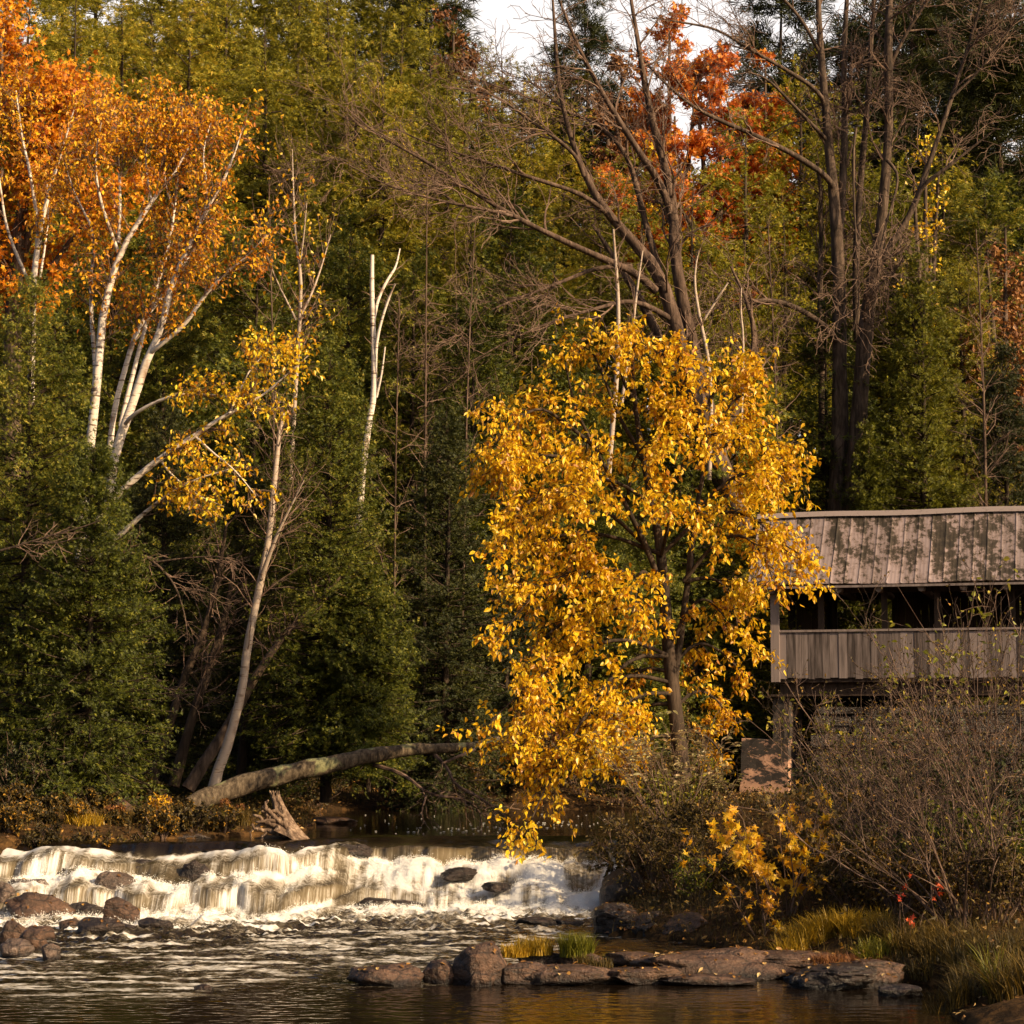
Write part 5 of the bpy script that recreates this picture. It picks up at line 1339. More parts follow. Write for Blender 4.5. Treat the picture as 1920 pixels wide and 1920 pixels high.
Bt = [limb([(1570, 1000, 58), (1574, 920, 48), (1575, 800, 42), (1574, 700, 36), (1574, 547, 31), (1570, 437, 29), (1559, 328, 25), (1548, 200, 20), (1537, 73, 16), (1534, 0, 13), (1532, -60, 9)], YR, YR, 22),
      limb([(1570, 480, 20), (1580, 365, 19), (1585, 219, 16), (1581, 109, 14), (1588, 0, 11), (1592, -60, 7)], YR + .2, YR + .6, 22),
      limb([(1598, 1000, 54), (1602, 900, 46), (1612, 760, 40), (1616, 690, 37), (1625, 583, 34), (1650, 456, 28), (1661, 328, 23), (1668, 219, 20), (1665, 109, 21), (1668, 0, 17), (1672, -60, 11)], YR - .3, YR - .5, 22),
      limb([(1608, 640, 18), (1604, 540, 17), (1606, 456, 17), (1614, 328, 15), (1625, 219, 14), (1632, 109, 11), (1639, 0, 8), (1642, -50, 5)], YR + .4, YR + .8, 22),
      limb([(1648, 500, 18), (1665, 467, 17), (1709, 401, 15), (1741, 310, 13), (1785, 182, 11), (1832, 36, 7), (1850, -40, 5)], YR - .4, YR - 1.2, 22),
      limb([(1715, 385, 11), (1730, 346, 10), (1767, 321, 9), (1836, 266, 5), (1870, 240, 3)], YR - .7, YR - 1.6, 22),
      limb([(1562, 350, 16), (1548, 328, 15), (1493, 292, 13), (1420, 255, 12), (1348, 226, 10), (1293, 197, 8), (1220, 131, 5), (1190, 90, 3)], YR - .2, YR - 1.8, 22),
      limb([(1546, 200, 12), (1537, 171, 11), (1475, 131, 10), (1402, 91, 8), (1348, 55, 6), (1293, 44, 5), (1220, 33, 3)], YR, YR - 1.6, 22),
      limb([(1552, 265, 9), (1537, 248, 9), (1490, 200, 8), (1439, 146, 6), (1402, 135, 4)], YR, YR - 1.0, 22),
      limb([(1568, 640, 17), (1555, 620, 16), (1530, 598, 14), (1486, 572, 13), (1439, 561, 11), (1395, 569, 8), (1329, 580, 5), (1290, 600, 3)], YR - .3, YR - 1.8, 22),
      limb([(1605, 240, 6), (1599, 292, 6), (1603, 437, 5), (1614, 547, 4), (1600, 620, 3)], YR - .9, YR - 1.1, 22),
      limb([(1663, 300, 9), (1690, 330, 6), (1660, 420, 5), (1640, 520, 4), (1665, 600, 3)], YR - .9, YR - 1.4, 22),
      limb([(1538, 100, 10), (1500, 30, 8), (1450, -20, 6), (1400, -60, 4)], YR, YR - .8, 22),
      limb([(1665, 130, 12), (1700, 60, 9), (1740, 0, 7), (1770, -50, 5)], YR - .4, YR - 1, 22),
      limb([(1542, 900, 20), (1541, 700, 17), (1537, 583, 14), (1541, 365, 9), (1530, 300, 5)], YR + .8, YR + .8, 22),
      limb([(1785, 182, 8), (1840, 130, 6), (1890, 60, 4), (1930, 0, 3)], YR - 1, YR - 1.8, 22)]
bare_tree('double_trunk_tree', 'tall dark bare tree with two thick trunks standing behind the bridge roof', foot(1580, 1400, YR), Bt, 62, 190, 1200, 5200, 2.0, 1.0, .55, (0, 0, .0), w=[.7, .9, .7, .9, 1.1, 1.4, 1.6, 1.6, 1.4, 1.8, 1.4, 1.4, 1.2, 1.2, .8, 1.6], bark='bark')

# thin bare saplings in the middle distance
def sapling(px, foot_py, top, Y, w, lean, label, seed, n=(34, 50), mat='bark_bare', group='thin bare saplings in front of the evergreens', twl=1.0):
    b = foot(px, foot_py, Y)
    tp = 1370 - (b[2] - CAM_Z) / Y * F
    l = [limb([(px, tp, w), (px + lean * .3, tp * .65 + top * .35, w * .8), (px + lean * .5, tp * .3 + top * .7, w * .5), (px + lean, top, 2)], Y, Y, K)]
    return bare_stem('bare_sapling', label, l, b, seed, mat, n, twl, 'twig', .4, group)
for i, (px, top, Y, w, ln, lab) in enumerate([
    (795, 330, 44.0, 8, 6, 'straight thin bare sapling right of the white snag'),
    (860, 430, 44.4, 7, 30, 'thin bare sapling leaning right toward the yellow tree'),
    (520, 330, 40.6, 7, -16, 'thin bare sapling left of the thin birch'),
    (1470, 420, 50.4, 9, -30, 'bare sapling leaning left beside the double trunk'),
    (1860, 430, 49.0, 9, -30, 'bare sapling near the right edge, leaning left'),
    (735, 560, 42.6, 6, 14, 'bare sapling close right of the snag stem')]):
    sapling(px, 1400, top, Y, w, ln, lab, 70 + i, twl=1.1 if px < 1400 else 1.5, n=(34, 50) if px < 1400 else (60, 70))

# --- the yellow tree
YY = 31.0
rngy = np.random.RandomState(81)
def yl(pts, Y1):
    pts = [(x + 28 * max(0, (1250 - x) / 350) ** 1.0 if x < 1250 else x - 62 * (x - 1250) / 300, y) for x, y in pts]
    n = len(pts)
    return limb([(x, y, w) for (x, y), w in zip(pts, np.linspace(9, 2, n))], YY, Y1, K)
ytr = [limb([(1282, 1460, 32), (1272, 1380, 29), (1262, 1300, 27), (1252, 1200, 24), (1246, 1120, 22), (1240, 1040, 19), (1225, 950, 15), (1205, 860, 12), (1190, 760, 9), (1185, 660, 5), (1190, 610, 3)], YY, YY + .2, K),
       limb([(1262, 1300, 14), (1275, 1200, 13), (1290, 1090, 12), (1300, 980, 10), (1320, 880, 8), (1345, 770, 6), (1385, 690, 3)], YY, YY + .5, K),
       limb([(1246, 1120, 12), (1215, 1030, 11), (1170, 940, 9), (1120, 850, 7), (1075, 760, 5), (1060, 680, 3)], YY, YY - .5, K)]
ybr = [yl([(1205, 860), (1150, 780), (1120, 700), (1100, 660), (1080, 650)], YY - .3), yl([(1190, 760), (1150, 700), (1190, 640), (1205, 610)], YY - .5),
       yl([(1120, 850), (1040, 790), (990, 760), (940, 790), (900, 830)], YY - .9), yl([(1170, 940), (1070, 860), (980, 850), (920, 880), (905, 930)], YY - 1.3),
       yl([(1215, 1030), (1110, 940), (1000, 920), (940, 960), (915, 1040)], YY - 1.5), yl([(1240, 1040), (1130, 1000), (1020, 1000), (960, 1050), (945, 1120)], YY - .4),
       yl([(1246, 1120), (1150, 1060), (1050, 1070), (970, 1120), (915, 1190)], YY - 1.2), yl([(1250, 1180), (1150, 1130), (1060, 1150), (980, 1210), (955, 1260)], YY - .7),
       yl([(1255, 1230), (1160, 1190), (1050, 1230), (960, 1290), (890, 1355)], YY - 1.5), yl([(1260, 1280), (1170, 1260), (1080, 1310), (1010, 1360), (950, 1400)], YY - .6),
       yl([(1255, 1230), (1170, 1230), (1090, 1330), (1030, 1430), (990, 1500), (965, 1560)], YY - 1.9), yl([(1265, 1300), (1190, 1300), (1130, 1350), (1080, 1410)], YY - 1.2),
       yl([(1265, 1320), (1210, 1320), (1170, 1360), (1150, 1410)], YY + .4),
       yl([(1345, 770), (1370, 710), (1400, 680), (1425, 670)], YY + .2), yl([(1320, 880), (1370, 790), (1420, 740), (1460, 735)], YY - .2),
       yl([(1320, 880), (1390, 830), (1460, 820), (1515, 860), (1530, 890)], YY - .3), yl([(1300, 980), (1390, 900), (1460, 880), (1510, 880), (1530, 905)], YY - .9),
       yl([(1240, 1040), (1340, 960), (1440, 960), (1500, 1000), (1545, 1045)], YY - .6), yl([(1290, 1090), (1370, 1010), (1440, 1000), (1485, 1050), (1500, 1085)], YY - 1.0),
       yl([(1225, 950), (1290, 870), (1330, 820), (1380, 810)], YY - 1.0), yl([(1205, 860), (1260, 780), (1290, 720), (1300, 700)], YY - .7),
       yl([(1290, 1090), (1370, 1080), (1410, 1130), (1420, 1200)], YY + .6), yl([(1240, 1040), (1260, 960), (1270, 920)], YY - 1.3),
       yl([(1170, 940), (1180, 860), (1220, 820)], YY - 1.2), yl([(1225, 950), (1150, 900), (1090, 900), (1050, 930)], YY - 1.7), yl([(1246, 1120), (1200, 1060), (1190, 1100), (1180, 1150)], YY - 1.3)]
ysp = [yl([(1262, 1250), (1320, 1200), (1380, 1220), (1425, 1260)], YY + .5), yl([(1265, 1330), (1320, 1290), (1370, 1310), (1400, 1350)], YY + .3), yl([(1265, 1200), (1310, 1130), (1350, 1120), (1390, 1160)], YY - .2),
       yl([(1268, 1370), (1320, 1370), (1360, 1390), (1385, 1420)], YY + .2), yl([(1262, 1260), (1200, 1250), (1160, 1290), (1140, 1330)], YY + .5), yl([(1268, 1380), (1220, 1380), (1180, 1420)], YY)]
ybase = foot(1282, 1460, YY)
o = empty('yellow_tree', ybase, 'bright yellow leafy tree drooping over the falls beside the bridge', 'tree')
TP, TR = stack(ytr); BP_, BR_ = stack(ybr); SPp, SRr = stack(ysp)
tb = MB(); tubes(tb, TP, TR, 9, lump=.12); tubes(tb, BP_, BR_, 6); tubes(tb, SPp, SRr, 6); tb.build('trunk', M['bark_dark'], o, ybase, smooth=True)
c1, d1 = spawn(rngy, BP_, BR_, 430, .25, 1, (48, 16), 1.0, .5, 6, .12, (-.01, -.01, -.06), flat=.55, rfac=.6, rmax=.008)
c2, d2 = spawn(rngy, c1, d1, 2600, .15, 1, (46, 18), .48, .3, 5, .15, (0, 0, -.08), rfac=.7, rmax=.005)
e1, f1 = spawn(rngy, SPp, SRr, 60, .2, 1, (45, 14), .6, .4, 6, .13, (0, 0, -.06), rfac=.6, rmax=.007)
e2, f2 = spawn(rngy, e1, f1, 170, .15, 1, (40, 14), .3, .3, 5, .15, (0, 0, -.12), rfac=.7, rmax=.005)
bb = MB(); tubes(bb, c1, np.maximum(d1, .004), 4); tubes(bb, c2, np.maximum(d2, .0026), 3); tubes(bb, e1, np.maximum(f1, .004), 4); tubes(bb, e2, np.maximum(f2, .0026), 3)
bb.build('branches', M['bark_dark'], o, ybase)
cb = MB()
nl = 23000
pos, tan, _ = along(rngy, np.concatenate([c2, c1[:, :5]]), nl, .15, 1)
pos2, tan2, _ = along(rngy, np.concatenate([e2, e1[:, :5]]), 1700, .1, 1)
for ps, tn, k_ in ((pos, tan, .5), (pos2, tan2, .38)):
    n = len(ps)
    ps = ps + rngy.normal(size=ps.shape) * .032
    D = unit(tn * .35 + rngy.normal(size=ps.shape) * .62 + [0, -.1, -.6])
    sz = .090 * rngy.uniform(.65, 1.2, n)
    leaves(cb, rngy, ps, D, sz, sz * rngy.uniform(.5, .68, n), fold=.16, oval=True, tint=np.clip(rngy.beta(2, 2, n) + k_ - .5, 0, 1))
cb.build('crown', M['gold'], o, ybase)
# ------------------------------------------------------------------ fallen log, driftwood stump
lb = foot(372, 1500, 31.6)
o = empty('fallen_log', lb, 'long lichen spotted fallen log arching over the upper pool above the falls', 'log')
lg = limb([(352, 1512, 28), (385, 1497, 38), (440, 1475, 37), (540, 1450, 35), (640, 1428, 31), (720, 1412, 26), (800, 1403, 22), (850, 1403, 17), (890, 1398, 16), (935, 1385, 10)], 31.6, 34.0, 40)
mb = MB(); tubes(mb, lg[0], lg[1] * (1 + .08 * noise3(np.arange(40) * .5, 1, 1)), 14, lump=.22, cap=True); mb.build('trunk', M['log'], o, lb, smooth=True)
rngl = np.random.RandomState(91)
lim_l = [limb([(700, 1434, 8), (758, 1450, 7), (804, 1492, 5.5), (867, 1496, 4.5), (900, 1517, 3.5), (904, 1552, 2.5)], 33.0, 32.4, 20),
         limb([(812, 1412, 8), (842, 1442, 6.5), (850, 1471, 5.5), (908, 1500, 5), (954, 1537, 3)], 33.3, 32.6, 20),
         limb([(890, 1405, 7), (860, 1418, 6), (828, 1432, 4.5)], 33.6, 33.0, 20),
         limb([(800, 1490, 4), (790, 1520, 3), (795, 1545, 2)], 32.6, 32.4, 20)]
LP, LR = stack(lim_l)
t1, q1 = spawn(rngl, LP, LR, 34, .2, 1, (40, 15), .75, .4, 7, .13, (0, 0, -.10), rfac=.6, rmax=.010)
t2, q2 = spawn(rngl, t1, q1, 90, .2, 1, (40, 15), .35, .4, 5, .16, (0, 0, -.08), rfac=.7, rmax=.006)
mb = MB(); tubes(mb, LP, LR, 6); tubes(mb, t1, np.maximum(q1, .005), 4); tubes(mb, t2, np.maximum(q2, .004), 3)
mb.build('branches', M['twig_pink'], o, lb)

sb_ = P(545, 1575, 29.4); sb_[2] = .80
o = empty('driftwood_stump', tuple(sb_), 'pale twisted driftwood stump with tangled roots sitting at the crest of the falls', 'stump')
st_p = limb([(514, 1488, 15), (520, 1502, 18), (526, 1520, 24), (535, 1540, 36), (547, 1558, 56), (556, 1574, 84)], 29.6, 29.3, 16)
mb = MB(); k_ = 16; m_ = 28
T_ = unit(np.gradient(st_p[0], axis=0))
for_v = []
for i in range(k_):
    f = i / (k_ - 1)
    for j in range(m_):
        a = j * 2 * math.pi / m_
        rr = st_p[1][i] * (1 + .16 * math.sin(a * 5 + 2 * f) + .10 * math.sin(a * 9 + 5 * f) + .12 * float(noise3(math.cos(a) * 2, math.sin(a) * 2, f * 2)))
        for_v.append(st_p[0][i] + np.array([math.cos(a) * rr, math.sin(a) * rr * .8, -math.cos(a) * rr * .45 * f + (.05 * math.sin(a * 7) if i == 0 else 0)]))
idx = np.arange(k_ * m_).reshape(k_, m_)
q = np.stack([idx[:-1], np.roll(idx[:-1], -1, 1), np.roll(idx[1:], -1, 1), idx[1:]], -1).reshape(-1, 4)
mb.add(np.array(for_v), q=q); c_ = mb.n; mb.add(st_p[0][0][None]); mb.t.append(np.stack([idx[0], np.roll(idx[0], -1), np.full(m_, c_)], 1))
mb.build('trunk', M['driftwood'], o, tuple(sb_), smooth=True)
roots = [[(548, 1560, 13), (520, 1535, 11), (505, 1522, 9), (492, 1512, 5)], [(545, 1562, 13), (515, 1548, 11), (490, 1535, 8), (474, 1525, 4)], [(540, 1565, 13), (505, 1560, 10), (485, 1556, 7), (470, 1545, 3)],
         [(520, 1545, 9), (500, 1530, 8), (497, 1510, 6), (503, 1500, 3)], [(515, 1550, 9), (500, 1558, 7), (488, 1575, 5), (480, 1590, 3)], [(530, 1530, 8), (512, 1520, 7), (500, 1524, 5), (488, 1520, 3)],
         [(505, 1555, 8), (498, 1540, 7), (502, 1522, 5), (496, 1505, 3)], [(532, 1525, 7), (528, 1508, 6), (520, 1498, 5), (524, 1490, 3)], [(500, 1545, 6), (480, 1548, 5), (468, 1560, 4), (475, 1575, 2)], [(540, 1550, 9), (525, 1540, 9), (510, 1538, 7), (482, 1542, 4)]]
for r_ in roots:
    p, rd = limb(r_, 29.3, 29.2, 12, rngl, .012)
    mb = MB(); tubes(mb, p, rd, 7, lump=.2, cap=True); mb.build('root', M['driftwood'], o, tuple(sb_), smooth=True)

# ------------------------------------------------------------------ shrubs, saplings and grasses
def shrub(name, label, base, n, h, spread, seed, leaf=None, nleaf=0, leafL=.05, stem='twig', sub=(3, 4), lean=(0, 0, .0), r=.010, shape='oval', cat='shrub', group=None, tw=.5, rmin=.0024, wid=.55, up=.05, leaf_dir=-.2, t0=.25):
    rng = np.random.RandomState(seed)
    o = empty(name, base, label, cat, group)
    a = rng.random(n) * 6.28; sp = np.sqrt(rng.random(n)) * spread
    d = unit(np.stack([np.cos(a) * sp, np.sin(a) * sp, np.ones(n)], 1) + np.asarray(lean))
    k = 9; L = h * rng.uniform(.6, 1.1, n)
    pts = np.empty((n, k, 3)); pts[:, 0] = np.asarray(base) + np.stack([np.cos(a), np.sin(a), 0 * a], 1) * (.12 * h * rng.random(n))[:, None] - [0, 0, .05]
    for j in range(1, k):
        d = unit(d + rng.normal(size=(n, 3)) * .09 + np.asarray(lean) * .15 + [0, 0, up * .3])
        pts[:, j] = pts[:, j - 1] + d * (L / (k - 1))[:, None]
    R = (r * rng.uniform(.6, 1.2, n))[:, None] * np.linspace(1, .35, k)[None]
    b1, r1 = spawn(rng, pts, R, n * sub[0], t0, 1, (38, 12), h * tw, .4, 7, .12, (0, 0, up), rfac=.6, rmax=r * .6)
    b2, r2 = spawn(rng, b1, r1, n * sub[0] * sub[1], .15, 1, (38, 13), h * tw * .45, .4, 5, .15, (0, 0, up * .5), rfac=.65, rmax=r * .45)
    mb = MB(); tubes(mb, pts, R, 5); tubes(mb, b1, np.maximum(r1, rmin), 4); tubes(mb, b2, np.maximum(r2, rmin), 3)
    mb.build('stems', M[stem], o, base)
    if nleaf:
        pos, tan, _ = along(rng, np.concatenate([b2, b1[:, :5]]), nleaf, .2, 1)
        D = unit(tan * .5 + rng.normal(size=pos.shape) * .55 + [0, 0, leaf_dir])
        cb = MB(); l = leafL * rng.uniform(.6, 1.25, nleaf)
        if shape == 'maple': maple_leaves(cb, rng, pos, D, l)
        elif shape == 'flat': leaves(cb, rng, pos, unit(D * [1, 1, .25]), l, l * wid, oval=True, fold=.1, side=unit(rng.normal(size=pos.shape) * .3 + [0, 0, 1.0]))
        else: leaves(cb, rng, pos, D, l, l * wid, oval=(shape == 'oval'))
        cb.build('leaves', M[leaf], o, base)
    return o

def ft(px, Y): return foot(px, 1500, Y)

# bare alders on the right bank in front of the bridge
shrub('alder_shrub', 'big bare pinkish shrub fanning up from the grassy bank in front of the bridge', ft(1800, 21.0), 20, 2.3, .75, 101, 'scrub', 700, .03, 'twig_pink', (4, 5), (-.20, 0, 0), .013, 'plain', tw=.42, t0=.3)
shrub('alder_shrub', 'bare twiggy shrub covering the middle of the bridge wall', ft(1715, 25.5), 18, 2.7, .62, 102, 'scrub', 1200, .04, 'twig_pink', (4, 5), (-.12, 0, 0), .013, 'plain', tw=.36, t0=.35)
shrub('alder_shrub', 'bare shrub with reddish buds reaching the bridge roof near the right edge', ft(1870, 25.0), 18, 3.5, .5, 103, 'scrub', 1200, .04, 'twig_pink', (4, 5), (0, 0, 0), .013, 'plain', tw=.36, t0=.35)
shrub('alder_shrub', 'bare shrub left of the dark bushes, its twigs brushing the stone abutment', ft(1695, 27.5), 18, 1.9, .6, 104, 'russet', 900, .03, 'twig_pink', (4, 5), (0, 0, 0), .012, 'plain', tw=.42)
shrub('alder_shrub', 'thick bare shrub cut by the right edge of the picture', ft(1935, 21.5), 24, 2.8, .55, 105, 'russet', 700, .026, 'twig_pink', (4, 5), (-.08, 0, 0), .013, 'plain', tw=.42)
shrub('alder_shrub', 'low bare shrub behind the yellow maple sapling', ft(1560, 25.5), 18, .8, .8, 106, 'russet', 800, .03, 'twig_pink', (4, 5), (0, 0, 0), .011, 'plain', tw=.5)
shrub('alder_shrub', 'tangled bare shrub in the middle of the right bank thicket', ft(1655, 24.0), 28, 1.75, .9, 107, 'scrub', 1500, .04, 'twig', (4, 4), (0, 0, 0), .011, 'plain', tw=.5)
shrub('alder_shrub', 'dark twiggy shrub right of the thicket near the red leaves', ft(1760, 23.5), 26, 1.9, .8, 108, 'scrub', 1300, .04, 'twig', (4, 4), (0, 0, 0), .011, 'plain', tw=.5)
# leafy scrub
shrub('dogwood_shrub', 'shrub with flat pale pinkish green leaves at the right end of the falls', ft(1250, 29.4), 26, 1.75, .62, 111, 'dogwood', 620, .11, 'twig', (3, 3), (-.12, 0, 0), .010, 'flat', tw=.32, t0=.5, wid=.42)
shrub('dogwood_shrub', 'shrub with pale leaves on bare stems left of the concrete pier', ft(1320, 29.8), 16, 1.0, .6, 112, 'dogwood', 320, .11, 'twig', (3, 3), (0, 0, 0), .010, 'flat', tw=.32, t0=.5, wid=.42)
shrub('maple_sapling', 'young maple with large yellow star leaves below the concrete pier', ft(1470, 23.2), 12, 1.45, .95, 113, 'maple_yellow', 420, .10, 'twig', (4, 3), (-.18, -.1, 0), .011, 'maple', 'sapling', tw=.36, t0=.3, leaf_dir=-.4)
shrub('maple_sapling', 'low sprig of yellow star leaves between the slab and the golden grass', ft(1425, 22.6), 6, .75, .9, 114, 'maple_yellow', 110, .085, 'twig', (3, 3), (-.1, -.1, 0), .008, 'maple', 'sapling', tw=.4, leaf_dir=-.3)
shrub('maple_sapling', 'yellowish sapling with small leaves right of the star leaved maple', ft(1560, 24.0), 10, 1.2, .8, 115, 'scrub', 420, .09, 'twig', (4, 4), (0, 0, 0), .009, 'maple', 'sapling', tw=.4)
shrub('red_seedling', 'seedling with a few bright red leaves, upper one in the right thicket', ft(1690, 20.9), 3, .85, .35, 116, 'red', 13, .07, 'twig', (2, 2), (0, 0, 0), .006, 'maple', 'seedling', tw=.2, t0=.7)
shrub('red_seedling', 'low seedling with orange red leaves at the edge of the golden grass', ft(1702, 20.6), 3, .5, .4, 117, 'red', 13, .06, 'twig', (2, 2), (0, 0, 0), .006, 'maple', 'seedling', tw=.25, t0=.6)
GS = 'scrub on the right bank'
for i, (px, Y, h, L, ms, nl_, lab) in enumerate([
    (1185, 28.0, .95, .055, 'scrub', 2600, 'brown scrub right above the tall black boulder'),
    (1225, 27.2, 1.0, .05, 'scrub', 2600, 'dense brown scrub above the leaf strewn slab'),
    (1275, 26.6, .95, .05, 'scrub', 2600, 'brown and olive scrub between boulder and maple sapling'),
    (1290, 28.6, .9, .06, 'scrub', 2600, 'taller scrub under the pale leaved shrub'),
    (1345, 25.8, .5, .05, 'scrub', 2200, 'dark scrub left of the maple sapling'),
    (1400, 26.6, .4, .055, 'scrub', 2400, 'scrub below the foot of the concrete pier'),
    (1300, 25.4, .55, .05, 'bright_green', 900, 'small green feathery shrub left of the maple sapling'),
    (1480, 25.0, .5, .05, 'scrub', 2400, 'scrub close behind the maple sapling'),
    (1600, 22.8, .8, .05, 'scrub', 2600, 'yellowish scrub above the golden grass'),
    (1680, 22.2, .75, .05, 'scrub', 2600, 'rusty scrub right of the golden grass'),
    (1760, 21.8, .8, .05, 'scrub', 2400, 'scrub around the foot of the big bare shrub'),
    (1860, 21.0, .9, .05, 'scrub', 2400, 'scrub at the right edge below the bare shrubs'),
    (1660, 23.2, .9, .06, 'cedar', 1500, 'small green leafy bush in the lower middle of the right thicket'),
    (1570, 24.6, .8, .06, 'bright_green', 1100, 'small green bush between the maple sapling and the thicket'),
    (1790, 22.6, 1.1, .06, 'cedar', 1500, 'green leafy bush just behind the stems of the big bare shrub'),
    (1880, 22.2, 1.2, .06, 'cedar', 1700, 'green leafy bush near the right edge above the grass'),
    (1620, 27.0, 1.5, .06, 'cedar_dark_shade', 2600, 'dark leafy bush in the thicket under the stone abutment'),  # dark bushes give the thicket its dim background, shade in leaf colour
    (1840, 24.0, 1.7, .06, 'cedar_dark_shade', 2600, 'dark leafy bush behind the big bare shrub'),
    (1930, 23.4, 2.0, .06, 'cedar_dark_shade', 2600, 'dark leafy bush at the right edge'),
    (1720, 26.5, 1.6, .06, 'cedar_dark_shade', 2400, 'dark bush in front of the middle of the abutment'),
    (1590, 29.5, 1.5, .08, 'bright_green', 320, 'thin green leafed bush in front of the stone abutment'),
    (1905, 27.5, 4.2, .09, 'bright_green', 700, 'green leaved bush rising in front of the bridge roof at the right edge')]):
    shrub('scrub_bush', lab, ft(px, Y), 20, h, .8, 200 + i, ms, nl_, L, 'twig', (4, 4), (0, 0, 0), .008, 'oval', group=GS, tw=.4)
GL = 'scrub on the left bank'
for i, (px, Y, h, L, ms, nl_, lab) in enumerate([
    (20, 28.7, 0.41, .05, 'scrub_shade', 2200, 'dark weeds on the steep left shore at the picture edge'),
    (80, 28.6, 0.41, .05, 'scrub_shade', 2200, 'dark weeds on the steep left shore over the first ledge'),
    (140, 28.7, 0.41, .05, 'scrub_shade', 2200, 'yellow brown weeds hanging over the left falls'),
    (195, 28.8, 0.41, .05, 'scrub_shade', 2200, 'brown weeds hanging over the water below the fern patch'),
    (250, 29.0, 0.41, .05, 'scrub', 1200, 'rusty ferns overhanging the crest of the left falls'),
    (305, 29.3, 0.41, .05, 'scrub_shade', 2200, 'dark weeds overhanging the crest behind the long dark rock'),
    (365, 29.7, 0.41, .05, 'scrub_shade', 2200, 'weeds at the crest left of the stump roots'),
    (420, 30.0, 0.41, .05, 'scrub_shade', 2000, 'weeds behind the tangled stump roots'),
    (35, 29.3, 0.27, .05, 'scrub_shade', 2000, 'brown weeds at the left edge right above the white water'),
    (95, 29.4, 0.20, .05, 'scrub_shade', 2000, 'brown low weeds over the left falls, under the yellow brown scrub'),
    (150, 29.5, 0.29, .05, 'scrub_shade', 2000, 'dark weeds on the low shore above the left ledge'),
    (215, 29.6, 0.24, .05, 'scrub_shade', 2000, 'olive weeds on the low shore below the left bank boulder'),
    (275, 29.8, 0.24, .05, 'scrub_shade', 1500, 'brown ferns on the shore left of the long dark flat rock'),
    (125, 31.8, 1.20, .06, 'cedar_dark_shade', 2600, 'low dark evergreen bush in the gap under the left cedars'),
    (30, 31.4, 1.10, .06, 'cedar_dark_shade', 2600, 'low dark evergreen bush at the very left below the big cedar'),
    (380, 30.6, 0.24, .05, 'scrub_shade', 1800, 'weeds between the log butt and the water'),
    (110, 30.6, 0.34, .055, 'scrub_shade', 2400, 'yellow brown scrub under the bushy cedar at the left bank'),
    (60, 29.6, 0.24, .05, 'scrub_shade', 1800, 'low brown scrub at the left edge above the falls'),
    (175, 30.8, 0.36, .055, 'scrub_shade', 2200, 'olive scrub right beside the left bank boulder'),
    (225, 30.3, 0.22, .045, 'russet', 1600, 'orange brown fern patch at the water, left of the stump'),
    (300, 31.6, 0.31, .06, 'maple_yellow', 260, 'little bush with yellow leaves beside the butt of the log'),
    (345, 31.0, 0.27, .05, 'scrub_shade', 2000, 'grassy scrub under the butt of the log'),
    (430, 31.4, 0.29, .045, 'russet', 2000, 'rusty bush between the log and the stump'),
    (275, 33.0, 0.48, .06, 'scrub_shade', 1600, 'scrub in the shaded hollow behind the boulder'),
    (20, 30.2, 0.48, .06, 'scrub_shade', 2000, 'scrub at the very left edge under the big cedar'),
    (700, 41.2, 1.10, .07, 'scrub_shade', 2400, 'dark bank bush under the arch of the log'),
    (790, 41.4, 1.20, .07, 'scrub_shade', 2400, 'dark bank bush below the log branches'),
    (880, 41.6, 1.30, .07, 'scrub', 1200, 'brown bush on the far bank left of the yellow drooping branch'),
    (1000, 42.0, 1.60, .08, 'russet', 2400, 'brown bush on the far bank behind the yellow drooping branch'),
    (1090, 41.8, 1.70, .08, 'scrub_shade', 2400, 'brown bush on the far bank right of the drooping branch'),
    (1160, 40.8, 1.50, .08, 'scrub', 1200, 'russet bush on the far bank behind the pale leaved shrub'),
    (1280, 38.5, 1.20, .09, 'lime', 1100, 'yellow green bush behind the yellow tree trunk, left of the pier'),
    (1270, 40.0, 1.80, .09, 'scrub_shade', 2000, 'bush behind the foot of the yellow tree'),
    (590, 39.0, 0.90, .07, 'scrub_shade', 2000, 'dark bush behind the stump')]):
    shrub('scrub_bush', lab, ft(px, Y), 20, h, .8, 240 + i, ms, nl_, L, 'twig', (4, 4), (0, 0, 0), .008, 'oval', group=GL, tw=.4)

# grasses
def blades_mesh(rng, pos, h, bend, w, tintk=0.0, k=5):
    n = len(pos)
    a = rng.random(n) * 6.28
    d = np.stack([np.cos(a), np.sin(a), 0 * a], 1)
    hh = h * rng.uniform(.5, 1.15, n); be = bend * rng.uniform(.2, 1.3, n)
    s = np.stack([-np.sin(a + rng.normal(0, .6, n)), np.cos(a), 0 * a], 1)
    t = np.linspace(0, 1, k)
    c = pos[:, None, :] + d[:, None, :] * (be * hh)[:, None, None] * (t ** 2)[None, :, None] + np.array([0, 0, 1.]) * hh[:, None, None] * (t - .35 * be[:, None] * t ** 2)[:, :, None]
    wd = (w * rng.uniform(.6, 1.2, n))[:, None, None] * (1 - t ** 1.6 * .95)[None, :, None]
    V = np.stack([c - s[:, None] * wd, c + s[:, None] * wd], 2)
    idx = np.arange(n * k * 2).reshape(n, k, 2)
    q = np.stack([idx[:, :-1, 0], idx[:, :-1, 1], idx[:, 1:, 1], idx[:, 1:, 0]], -1).reshape(-1, 4)
    mb = MB(); mb.add(V.reshape(-1, 3), q=q, tint=np.repeat(np.clip(rng.beta(2, 2, n) + tintk, 0, 1), k * 2))
    return mb
